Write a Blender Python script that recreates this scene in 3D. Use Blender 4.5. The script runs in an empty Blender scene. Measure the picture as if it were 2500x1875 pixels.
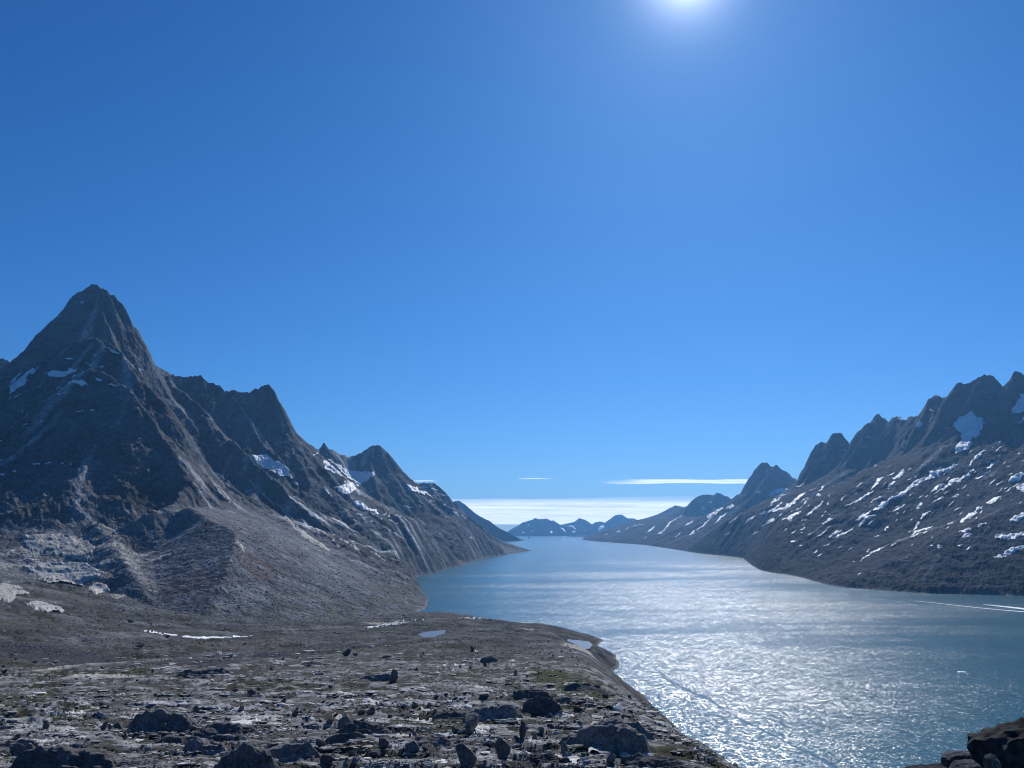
import bpy, bmesh, math, random
import numpy as np
from mathutils import Vector, Matrix

# ------------------------------------------------------------------ camera, light, exposure
S = bpy.context.scene
H = 250.0                        # eye height above the fjord, metres
TILT = math.radians(10.63)
FPX = 1878.0                     # focal length in pixels of the 2500 px wide picture
cam_d = bpy.data.cameras.new("camera")
cam = bpy.data.objects.new("camera", cam_d)
S.collection.objects.link(cam)
cam.location = (0, 0, H)
cam.rotation_euler = (math.radians(90) + TILT, 0, 0)
cam_d.sensor_width = 36.0
cam_d.lens = 36.0 * FPX / 2500.0
cam_d.clip_start = 0.5
cam_d.clip_end = 600000.0
S.camera = cam

SUN_AZ, SUN_EL = math.radians(14.5), math.radians(38.0)     # azimuth east of the view axis (+y)
world = bpy.data.worlds.new("World"); S.world = world
world.use_nodes = True
wn = world.node_tree.nodes; wl = world.node_tree.links
wn.clear()
w_out = wn.new("ShaderNodeOutputWorld"); w_bg = wn.new("ShaderNodeBackground")
sky = wn.new("ShaderNodeTexSky"); sky.sky_type = 'NISHITA'; sky.sun_disc = False
sky.sun_elevation = SUN_EL; sky.sun_rotation = SUN_AZ
sky.altitude = 250; sky.air_density = 1.0; sky.dust_density = 0.25; sky.ozone_density = 3.0
# colour response of the picture's sky: each band of the sky texture through its own power curve
spx = wn.new("ShaderNodeSeparateColor"); cmb = wn.new("ShaderNodeCombineColor")
wl.new(sky.outputs[0], spx.inputs[0])
for ch, (g_, c_) in enumerate(((1.45, .108), (1.126, .392), (1.10, .70))):
    pw = wn.new("ShaderNodeMath"); pw.operation = 'POWER'; wl.new(spx.outputs[ch], pw.inputs[0]); pw.inputs[1].default_value = g_
    ml = wn.new("ShaderNodeMath"); ml.operation = 'MULTIPLY'; wl.new(pw.outputs[0], ml.inputs[0]); ml.inputs[1].default_value = c_
    wl.new(ml.outputs[0], cmb.inputs[ch])
# aureole round the sun
def wmath(op, a, b=None):
    m = wn.new("ShaderNodeMath"); m.operation = op
    for v, i in ((a, 0), (b, 1)):
        if v is None: continue
        if isinstance(v, (int, float)): m.inputs[i].default_value = v
        else: wl.new(v, m.inputs[i])
    return m.outputs[0]
tcw = wn.new("ShaderNodeTexCoord")
dt = wn.new("ShaderNodeVectorMath"); dt.operation = 'DOT_PRODUCT'
wl.new(tcw.outputs['Generated'], dt.inputs[0])
dt.inputs[1].default_value = (math.sin(SUN_AZ)*math.cos(SUN_EL), math.cos(SUN_AZ)*math.cos(SUN_EL), math.sin(SUN_EL))
th = wmath('SQRT', wmath('MAXIMUM', wmath('MULTIPLY', wmath('SUBTRACT', 1.0, dt.outputs['Value']), 2.0), 0.0))
gl = wmath('ADD', wmath('MULTIPLY', wmath('POWER', 2.71828, wmath('MULTIPLY', th, -48.0)), 30.0),
           wmath('MULTIPLY', wmath('POWER', 2.71828, wmath('MULTIPLY', th, -8.0)), .25))
gc = wn.new("ShaderNodeVectorMath"); gc.operation = 'SCALE'; gc.inputs[0].default_value = (.85, .9, 1.0); wl.new(gl, gc.inputs['Scale'])
sm = wn.new("ShaderNodeVectorMath"); sm.operation = 'ADD'; wl.new(cmb.outputs[0], sm.inputs[0]); wl.new(gc.outputs[0], sm.inputs[1])
wl.new(sm.outputs[0], w_bg.inputs['Color'])
w_bg.inputs['Strength'].default_value = 0.1
wl.new(w_bg.outputs[0], w_out.inputs['Surface'])

sun_d = bpy.data.lights.new("sun", 'SUN'); sun_d.energy = 4.2; sun_d.angle = math.radians(0.5)
sun_d.color = (1.0, 0.985, 0.96)
sun = bpy.data.objects.new("sun", sun_d); S.collection.objects.link(sun)
sdir = Vector((math.sin(SUN_AZ)*math.cos(SUN_EL), math.cos(SUN_AZ)*math.cos(SUN_EL), math.sin(SUN_EL)))
sun.rotation_euler = sdir.to_track_quat('Z', 'Y').to_euler()
sun.location = (0, 0, 3000)

S.view_settings.view_transform = 'Standard'; S.view_settings.look = 'None'
S.view_settings.exposure = 0.0; S.view_settings.gamma = 1.0
S.view_settings.use_curve_mapping = False
S.render.engine = 'CYCLES'
cy = S.cycles
cy.use_denoising = True
cy.pixel_filter_type = 'BLACKMAN_HARRIS'; cy.filter_width = 1.05
cy.max_bounces = 4; cy.diffuse_bounces = 2; cy.glossy_bounces = 2; cy.transmission_bounces = 2
cy.volume_bounces = 0; cy.transparent_max_bounces = 8
cy.sample_clamp_indirect = 4.0
cy.sample_clamp_direct = 16.0

HAZE_DENSITY = 2.25e-5
HAZE_COLOR = (0.20, 0.52, 1.0)

# ------------------------------------------------------------------ helpers
rng = np.random.default_rng(7)
random.seed(7)
ct, st = math.cos(TILT), math.sin(TILT)

def ray(px, py):
    """horizontal slope u = x/y and vertical slope m = dz/dy of the ray through a photo pixel"""
    dx = (np.asarray(px, float) - 1250) / FPX; dy = (937.5 - np.asarray(py, float)) / FPX
    fw = ct - dy*st; zz = st + dy*ct
    return dx/fw, zz/fw

def P(px, py, y):
    u, m = ray(px, py)
    return (float(u*y), float(y), float(H + m*y))

def W(px, py, z=0.0):
    """point at height z seen through a pixel"""
    u, m = ray(px, py)
    y = (z - H)/m
    return (float(u*y), float(y), float(z))

_perm = np.random.default_rng(11).permutation(1024)
_perm = np.concatenate([_perm, _perm])
_ang = np.random.default_rng(12).uniform(0, 2*np.pi, 1024)
_gx, _gy = np.cos(_ang), np.sin(_ang)

def perlin(x, y, seed=0):
    x = np.asarray(x, float) + seed*17.31; y = np.asarray(y, float) + seed*9.17
    xi = np.floor(x).astype(np.int64); yi = np.floor(y).astype(np.int64)
    xf = x - xi; yf = y - yi
    xi &= 1023; yi &= 1023
    u = xf*xf*xf*(xf*(xf*6-15)+10); v = yf*yf*yf*(yf*(yf*6-15)+10)
    x1 = (xi+1) & 1023; y1 = (yi+1) & 1023
    def g(ix, iy, fx, fy):
        h = _perm[_perm[ix] + iy]
        return _gx[h]*fx + _gy[h]*fy
    a = g(xi, yi, xf, yf); b = g(x1, yi, xf-1, yf)
    c = g(xi, y1, xf, yf-1); d = g(x1, y1, xf-1, yf-1)
    return 1.5*(a + u*(b-a) + v*((c + u*(d-c)) - (a + u*(b-a))))

def fbm(x, y, octs=4, seed=0, gain=.5):
    s = 0; a = 1.0; f = 1.0; n = 0
    for i in range(octs):
        s = s + a*perlin(x*f, y*f, seed+i*3); n += a; a *= gain; f *= 2.03
    return s/n

def ridged(x, y, octs=4, seed=0, gain=.55):
    s = 0; a = 1.0; f = 1.0; n = 0
    for i in range(octs):
        s = s + a*(1-2*np.abs(perlin(x*f, y*f, seed+i*3))); n += a; a *= gain; f *= 2.07
    return s/n

def sstep(a, b, x):
    t = np.clip((x-a)/(b-a), 0, 1); return t*t*(3-2*t)

def smax(a, b, k):
    m = np.maximum(a, b); return m + k*np.log1p(np.exp(-np.abs(a-b)/k))
def smin(a, b, k): return -smax(-a, -b, k)

def gblur(a, s):
    """gaussian blur by FFT, mirrored border"""
    p = int(s*3)+2
    b = np.pad(a, p, mode='reflect' if min(a.shape) > p+1 else 'edge')
    fy = np.fft.fftfreq(b.shape[0])[:, None]; fx = np.fft.rfftfreq(b.shape[1])[None]
    k = np.exp(-2*(np.pi*s)**2*(fx*fx+fy*fy))
    b = np.fft.irfft2(np.fft.rfft2(b)*k, s=b.shape)
    return b[p:-p, p:-p]

class Raster:
    def __init__(s, x0, x1, y0, y1, d):
        s.x0, s.y0, s.d = x0, y0, d
        s.nx = int((x1-x0)/d)+1; s.ny = int((y1-y0)/d)+1
        s.X, s.Y = np.meshgrid(x0+np.arange(s.nx)*d, y0+np.arange(s.ny)*d)
    def lin(s, A, x, y):
        fx = np.clip((x-s.x0)/s.d, 0, s.nx-1.001); fy = np.clip((y-s.y0)/s.d, 0, s.ny-1.001)
        i = fx.astype(int); j = fy.astype(int); fx = fx-i; fy = fy-j
        return (A[j, i]*(1-fx)+A[j, i+1]*fx)*(1-fy) + (A[j+1, i]*(1-fx)+A[j+1, i+1]*fx)*fy
    def cub(s, A, x, y):
        fx = np.clip((x-s.x0)/s.d, 1, s.nx-3.001); fy = np.clip((y-s.y0)/s.d, 1, s.ny-3.001)
        i = fx.astype(int); j = fy.astype(int); fx = fx-i; fy = fy-j
        def wts(t):
            return ((1-t)**3/6, (3*t**3-6*t*t+4)/6, (-3*t**3+3*t*t+3*t+1)/6, t**3/6)
        wx = wts(fx); wy = wts(fy); r = 0
        for b in range(4):
            row = 0
            for a in range(4):
                row = row + A[j+b-1, i+a-1]*wx[a]
            r = r + row*wy[b]
        return r

def polydist(X, Y, pts, closed=False):
    """distance to a polyline, and the interpolated third value at the nearest point"""
    best = np.full(X.shape, 1e18); zz = np.zeros(X.shape)
    n = len(pts)
    for k in range(n if closed else n-1):
        a = pts[k]; b = pts[(k+1) % n]
        ex, ey = b[0]-a[0], b[1]-a[1]; L = ex*ex+ey*ey+1e-9
        t = np.clip(((X-a[0])*ex+(Y-a[1])*ey)/L, 0, 1)
        d = (X-a[0]-t*ex)**2 + (Y-a[1]-t*ey)**2
        m = d < best
        best = np.where(m, d, best)
        if len(a) > 2: zz = np.where(m, a[2]+t*(b[2]-a[2]), zz)
    return np.sqrt(best), zz

def inside(X, Y, pts):
    r = np.zeros(X.shape, bool); n = len(pts)
    for k in range(n):
        x1, y1 = pts[k][:2]; x2, y2 = pts[(k+1) % n][:2]
        if y1 == y2: continue
        c = ((y1 > Y) != (y2 > Y)) & (X < (x2-x1)*(Y-y1)/(y2-y1)+x1)
        r ^= c
    return r

def cone(X, Y, pts, s1, d1, s2, d2=1e9, s3=0.5):
    """height of the flanks falling away from a crest line"""
    h = np.full(X.shape, -1e9)
    for a, b in zip(pts[:-1], pts[1:]):
        ex, ey = b[0]-a[0], b[1]-a[1]; L = ex*ex+ey*ey+1e-9
        t = np.clip(((X-a[0])*ex+(Y-a[1])*ey)/L, 0, 1)
        d = np.sqrt((X-a[0]-t*ex)**2+(Y-a[1]-t*ey)**2)
        g = s1*np.minimum(d, d1) + s2*np.clip(d-d1, 0, d2-d1) + s3*np.maximum(d-d2, 0)
        h = np.maximum(h, a[2]+t*(b[2]-a[2])-g)
    return h

def flowlic(R, Z, sig, steps, seed, smooth):
    """noise smeared down the fall line: gullies, ribs and scree streaks"""
    g = gblur(Z, smooth)
    gy, gx = np.gradient(g, R.d)
    n = np.hypot(gx, gy)+1e-6; dx = gx/n; dy = gy/n
    N = np.random.default_rng(seed).normal(size=Z.shape)
    N = gblur(N, sig)
    N /= N.std()
    acc = N.copy(); cnt = 1
    for sgn in (1, -1):
        x = R.X.copy(); y = R.Y.copy()
        for k in range(steps):
            vx = R.lin(dx, x, y); vy = R.lin(dy, x, y)
            x = x+sgn*vx*R.d; y = y+sgn*vy*R.d
            acc += R.lin(N, x, y); cnt += 1
    acc /= cnt
    return acc/acc.std()

def tag(o, label=None, cat=None, group=None, kind=None):
    if label: o['label'] = label
    if cat: o['category'] = cat
    if group: o['group'] = group
    if kind: o['kind'] = kind
    return o

def mesh_obj(name, verts, faces, mat, parent=None, smooth=True, col=None, normals=None):
    me = bpy.data.meshes.new(name)
    verts = np.asarray(verts, np.float32); faces = np.asarray(faces, np.int32)
    k = faces.shape[1]
    me.vertices.add(len(verts)); me.vertices.foreach_set('co', verts.ravel())
    me.loops.add(faces.size); me.loops.foreach_set('vertex_index', faces.ravel())
    me.polygons.add(len(faces))
    me.polygons.foreach_set('loop_start', np.arange(0, faces.size, k, dtype=np.int32))
    me.polygons.foreach_set('use_smooth', np.full(len(faces), smooth))
    me.update(calc_edges=True)
    if col is not None:
        at = me.color_attributes.new('tint', 'FLOAT_COLOR', 'POINT')
        c = np.ones((len(verts), 4), np.float32); c[:, :3] = col
        at.data.foreach_set('color', c.ravel())
    if mat: me.materials.append(mat)
    if normals is not None:
        me.normals_split_custom_set_from_vertices(np.asarray(normals, np.float32).tolist())
    o = bpy.data.objects.new(name, me); S.collection.objects.link(o)
    if parent: o.parent = parent
    return o

# ------------------------------------------------------------------ materials
class NT:
    def __init__(s, name):
        s.m = bpy.data.materials.new(name); s.m.use_nodes = True
        s.n = s.m.node_tree.nodes; s.l = s.m.node_tree.links; s.n.clear()
        s.out = s.n.new('ShaderNodeOutputMaterial')
    def new(s, t, **kw):
        nd = s.n.new(t)
        for k, v in kw.items():
            if hasattr(nd, k): setattr(nd, k, v)
            else: nd.inputs[k].default_value = v
        return nd
    def link(s, a, b): s.l.new(a, b)
    def noise(s, vec, scale, detail=3, rough=.55, ntype=None):
        nd = s.new('ShaderNodeTexNoise'); nd.inputs['Scale'].default_value = scale
        nd.inputs['Detail'].default_value = detail; nd.inputs['Roughness'].default_value = rough
        s.link(vec, nd.inputs['Vector']); return nd
    def ramp(s, fac, pts):
        r = s.new('ShaderNodeValToRGB'); e = r.color_ramp.elements
        while len(e) < len(pts): e.new(.5)
        for q, (p, c) in zip(e, pts):
            q.position = p; q.color = (c, c, c, 1) if not hasattr(c, '__len__') else (*c, 1)
        s.link(fac, r.inputs['Fac']); return r
    def mix(s, a, b, fac, mode='MIX'):
        m = s.new('ShaderNodeMix', data_type='RGBA', blend_type=mode)
        for v, i in ((a, 6), (b, 7)):
            if hasattr(v, 'is_linked') : s.link(v, m.inputs[i])
            else: m.inputs[i].default_value = (*v, 1)
        if hasattr(fac, 'is_linked'): s.link(fac, m.inputs[0])
        else: m.inputs[0].default_value = fac
        return m.outputs[2]
    def math(s, op, a, b=None):
        m = s.new('ShaderNodeMath', operation=op)
        for v, i in ((a, 0), (b, 1)):
            if v is None: continue
            if hasattr(v, 'is_linked'): s.link(v, m.inputs[i])
            else: m.inputs[i].default_value = v
        return m.outputs[0]

def terrain_mat(name, scales, bump, contrast=.5, attr=True, base=(.2, .2, .2), spec=.03, rough=.9):
    """scales: list of noise wavelengths (m) for the grain; bump: list of (wavelength, height)"""
    t = NT(name)
    pos = t.new('ShaderNodeNewGeometry').outputs['Position'] if attr else t.new('ShaderNodeTexCoord').outputs['Object']
    if attr:
        a = t.new('ShaderNodeAttribute', attribute_name='tint'); c = a.outputs['Color']
    else:
        oi = t.new('ShaderNodeObjectInfo')
        r = t.ramp(oi.outputs['Random'], [(0, tuple(x*.6 for x in base)), (.6, base), (1, tuple(x*1.35 for x in base))])
        c = r.outputs['Color']
    for i, wl_ in enumerate(scales):
        nz = t.noise(pos, 1.0/wl_, 4, .62)
        r = t.ramp(nz.outputs['Fac'], [(.3, 1-contrast), (.52, 1.0), (.72, 1+contrast)])
        c = t.mix(c, r.outputs['Color'], 1.0, 'MULTIPLY')
    b = t.new('ShaderNodeBsdfPrincipled')
    b.inputs['Roughness'].default_value = rough
    b.inputs['Specular IOR Level'].default_value = spec
    t.link(c, b.inputs['Base Color'])
    nrm = None
    for wl_, hh in bump:
        nz = t.noise(pos, 1.0/wl_, 3, .6)
        bp = t.new('ShaderNodeBump'); bp.inputs['Strength'].default_value = 1.0
        bp.inputs['Distance'].default_value = hh
        t.link(nz.outputs['Fac'], bp.inputs['Height'])
        if nrm is not None: t.link(nrm, bp.inputs['Normal'])
        nrm = bp.outputs['Normal']
    if nrm is not None: t.link(nrm, b.inputs['Normal'])
    t.link(b.outputs[0], t.out.inputs['Surface'])
    return t.m

M_MOUNT = terrain_mat('mountain_rock', [90, 22, 8], [(70, 16), (20, 7), (7, 2.4)], .42)
M_GROUND = terrain_mat('ground_soil', [9, 1.6], [(5, .9), (1.1, .25)], .45)
M_FAR = terrain_mat('far_rock', [400, 110], [(300, 50)], .3)

def simple(name, col, rough=.7, spec=.3, bump=None, var=.15, wl_=4.0):
    t = NT(name)
    pos = t.new('ShaderNodeNewGeometry').outputs['Position']
    nz = t.noise(pos, 1/wl_, 4)
    r = t.ramp(nz.outputs['Fac'], [(.3, tuple(x*(1-var) for x in col)), (.7, tuple(min(1, x*(1+var)) for x in col))])
    b = t.new('ShaderNodeBsdfPrincipled'); b.inputs['Roughness'].default_value = rough
    b.inputs['Specular IOR Level'].default_value = spec
    t.link(r.outputs['Color'], b.inputs['Base Color'])
    if bump:
        bp = t.new('ShaderNodeBump'); bp.inputs['Distance'].default_value = bump
        t.link(nz.outputs['Fac'], bp.inputs['Height']); t.link(bp.outputs['Normal'], b.inputs['Normal'])
    t.link(b.outputs[0], t.out.inputs['Surface'])
    return t.m

M_SNOW = simple('snow', (.80, .82, .84), .6, .2, 1.5, .08, 25)
M_ICE = simple('floe_ice', (.78, .84, .82), .35, .4, .4, .1, 3)
M_STREAM = simple('stream_water', (.48, .50, .51), .5, .4, None, .3, 5)
M_FOAM = simple('foam', (.85, .87, .87), .8, .1, None, .1, 6)
M_WETSLAB = simple('wet_slab', (.50, .49, .47), .35, .5, .8, .25, 8)
M_BOULDER = terrain_mat('boulder_rock', [.9, .22], [(.5, .07), (.15, .03)], .4, False, (.14, .14, .14))
M_SLAB = terrain_mat('pale_slab_rock', [1.3, .3], [(.8, .10), (.2, .02)], .3, False, (.50, .49, .465))
M_OUT = terrain_mat('outcrop_rock', [2.2, .5], [(1.2, .22), (.35, .07)], .5, False, (.15, .15, .149))
M_CRAG = terrain_mat('crag_rock', [.5, .12], [(.35, .06), (.09, .015)], .55, False, (.062, .064, .068))

# water
def vscale_t(t, vec, s3):
    m = t.new('ShaderNodeVectorMath', operation='MULTIPLY'); t.link(vec, m.inputs[0]); m.inputs[1].default_value = s3
    return m.outputs[0]
def make_water(name, calm):
    t = NT(name)
    vscale = lambda vec, s3: vscale_t(t, vec, s3)
    pos = t.new('ShaderNodeNewGeometry').outputs['Position']
    acc = None
    for wl_, amp in ((.7, 1.3), (1.8, 1.2), (4.5, .68), (13, .32), (45, .15)):
        nz = t.noise(vscale(pos, (1, .8, 1)), 1/wl_, 1.5, .5)
        sb = t.new('ShaderNodeVectorMath', operation='SUBTRACT'); t.link(nz.outputs['Color'], sb.inputs[0]); sb.inputs[1].default_value = (.5, .5, .5)
        sc_ = t.new('ShaderNodeVectorMath', operation='SCALE'); t.link(sb.outputs[0], sc_.inputs[0]); sc_.inputs['Scale'].default_value = amp
        if acc is None: acc = sc_.outputs[0]
        else:
            ad = t.new('ShaderNodeVectorMath', operation='ADD'); t.link(acc, ad.inputs[0]); t.link(sc_.outputs[0], ad.inputs[1]); acc = ad.outputs[0]
    # wind: ruffled and calm areas drawn out across the fjord
    wnz = t.noise(vscale(pos, (.00035, .0011, 1)), 1.0, 5, .6)
    wm = t.ramp(wnz.outputs['Fac'], [(.38, .35), (.47, .8), (.60, 1.05)])
    # farther down the fjord the wind drops
    sp = t.new('ShaderNodeSeparateXYZ'); t.link(pos, sp.inputs[0])
    mr = t.new('ShaderNodeMapRange', interpolation_type='SMOOTHSTEP')
    t.link(sp.outputs['Y'], mr.inputs['Value']); mr.inputs['From Min'].default_value = 3300; mr.inputs['From Max'].default_value = 8000
    mr.inputs['To Min'].default_value = 1.0; mr.inputs['To Max'].default_value = .45
    windamp = t.math('MULTIPLY', t.math('MULTIPLY', wm.outputs['Color'], mr.outputs[0]), calm)
    # lee of the near hill, and narrow wind lanes
    lee = t.new('ShaderNodeMapRange', interpolation_type='SMOOTHSTEP'); t.link(sp.outputs['Y'], lee.inputs['Value'])
    lee.inputs['From Min'].default_value = 850; lee.inputs['From Max'].default_value = 2100; lee.inputs['To Min'].default_value = .70; lee.inputs['To Max'].default_value = 1.0
    lnz = t.noise(vscale(pos, (.0011, .0050, 1)), 1.0, 4, .6)
    ln = t.ramp(lnz.outputs['Fac'], [(.38, .78), (.5, 1.0), (.62, 1.12)])
    windamp = t.math('MULTIPLY', t.math('MULTIPLY', windamp, lee.outputs[0]), ln.outputs['Color'])
    sc_ = t.new('ShaderNodeVectorMath', operation='SCALE'); t.link(acc, sc_.inputs[0]); t.link(windamp, sc_.inputs['Scale'])
    flat = vscale(sc_.outputs[0], (1, 1, 0))
    ad = t.new('ShaderNodeVectorMath', operation='ADD'); t.link(flat, ad.inputs[0]); ad.inputs[1].default_value = (0, 0, 1)
    nm = t.new('ShaderNodeVectorMath', operation='NORMALIZE'); t.link(ad.outputs[0], nm.inputs[0])
    b = t.new('ShaderNodeBsdfPrincipled')
    b.inputs['Base Color'].default_value = (.007, .086, .112, 1)
    b.inputs['Roughness'].default_value = .22
    b.inputs['IOR'].default_value = 1.333
    t.link(nm.outputs[0], b.inputs['Normal'])
    t.link(b.outputs[0], t.out.inputs['Surface'])
    return t.m
M_WATER = make_water('fjord_water', 1.0)
M_SLICK = make_water('slick_water', .42)
vscale = lambda vec, s3: vscale_t(t, vec, s3)
M_POND = simple('pond_water', (.11, .125, .13), .3, .4, None, .2, 9)
M_LAGOON = simple('lagoon_water', (.14, .13, .12), .25, .5, None, .4, 12)

# ------------------------------------------------------------------ west side: near hill, moraine plain and the left mountain wall
RW = Raster(-4600, 900, -120, 11800, 10.0)
X, Y = RW.X, RW.Y
wx = X + 26*fbm(X/330, Y/330, 3, 40) + 9*perlin(X/85, Y/85, 47)
wy = Y + 26*fbm(X/330, Y/330, 3, 43) + 9*perlin(X/85, Y/85, 48)
shore = [W(*p) for p in ((1300, 1345), (1245, 1353), (1180, 1362), (1120, 1383), (1090, 1388), (1065, 1398), (1020, 1406), (985, 1417), (1005, 1432), (1035, 1447),
         (1042, 1460), (1047, 1478), (1018, 1499), (1060, 1499), (1110, 1499), (1160, 1505), (1215, 1515), (1290, 1527), (1350, 1537), (1395, 1541), (1440, 1551), (1470, 1564),
         (1452, 1580), (1500, 1598), (1516, 1626), (1498, 1640), (1518, 1668))]
shore += [(198, 1250, 0), (205, 1100, 0), (222, 800, 0), (232, 600, 0), (250, 400, 0), (272, 200, 0), (290, 0, 0), (300, -400, 0)]
land = shore + [(-9000, -400, 0), (-9000, 12500, 0), (-2400, 12500, 0), (-1300, 11500, 0), (-700, 10400, 0), (-200, 9500, 0), (120, 9050, 0)]
sd, _ = polydist(X, Y, land, True)
sd = np.where(inside(X, Y, land), sd, -sd)
sd = sd + (9*fbm(X/60, Y/60, 3, 5)+9*fbm(X/140, Y/140, 2, 8))*sstep(1000, 1400, Y)

Fy = [-400, -120, 0, 50, 100, 130, 190, 250, 340, 470, 750, 1100, 1400, 1700, 2000, 2350, 2700, 12000]
Fz = [256, 250, 247.5, 231, 217, 211, 202, 193, 181, 166, 134, 96, 63, 37, 19, 6, 4, 4]
F = np.interp(Y, Fy, Fz)
F = gblur(F, 3)
F = F + np.maximum(0, -X-450)*.075 + 40*sstep(-700, -1150, X)*sstep(900, 1600, Y)
F -= 26*np.exp(-((X+430)/260)**2-((Y-900)/260)**2)
F += 7*np.exp(-((X+250)/120)**2-((Y-620)/90)**2)
F += sstep(500, 1100, Y)*(7*fbm(X/160, Y/110, 3, 60)+3*ridged(X/70, Y/45, 3, 66))
k_sh = np.interp(Y, [0, 1000, 1400, 1800, 2300], [.91, .85, .5, .25, .12])
G = smin(F, k_sh*np.maximum(sd, 0)+.4, np.interp(Y, [0, 1000, 1600, 2200], [6, 6, 3, 1.5]))

foot = [W(*p) for p in ((1300, 1345), (1245, 1353), (1180, 1362), (1120, 1383), (1065, 1398), (985, 1417), (1005, 1432), (1042, 1460), (1047, 1478), (1015, 1497))]
foot += [W(900, 1516, 10), W(800, 1527, 18), W(680, 1536, 24), W(500, 1545, 30), W(380, 1535, 35), W(250, 1495, 58), W(100, 1462, 98), W(0, 1440, 128), W(-250, 1420, 150), (-4600, 1500, 220)]
df, zf = polydist(X, Y, foot)
mside = inside(X, Y, foot + [(-9000, 1500, 0), (-9000, 12500, 0), (-2000, 12500, 0), (-600, 11500, 0), (200, 9600, 0)])
dfs = np.where(mside, df, 0)
k_ap = .56-.34*sstep(-880, -1180, X)*(1-sstep(2300, 2600, Y))
apron = zf + k_ap*dfs*dfs/(dfs+130)
apron = np.where(mside, np.minimum(np.minimum(apron, 420+.1*dfs), .34*np.maximum(sd, 0)+60*sstep(7000, 3000, Y)+2), -1e5)

apron = np.minimum(apron, 215+260*sstep(-1250, -750, X)+300*sstep(3300, 4000, Y))

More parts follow.
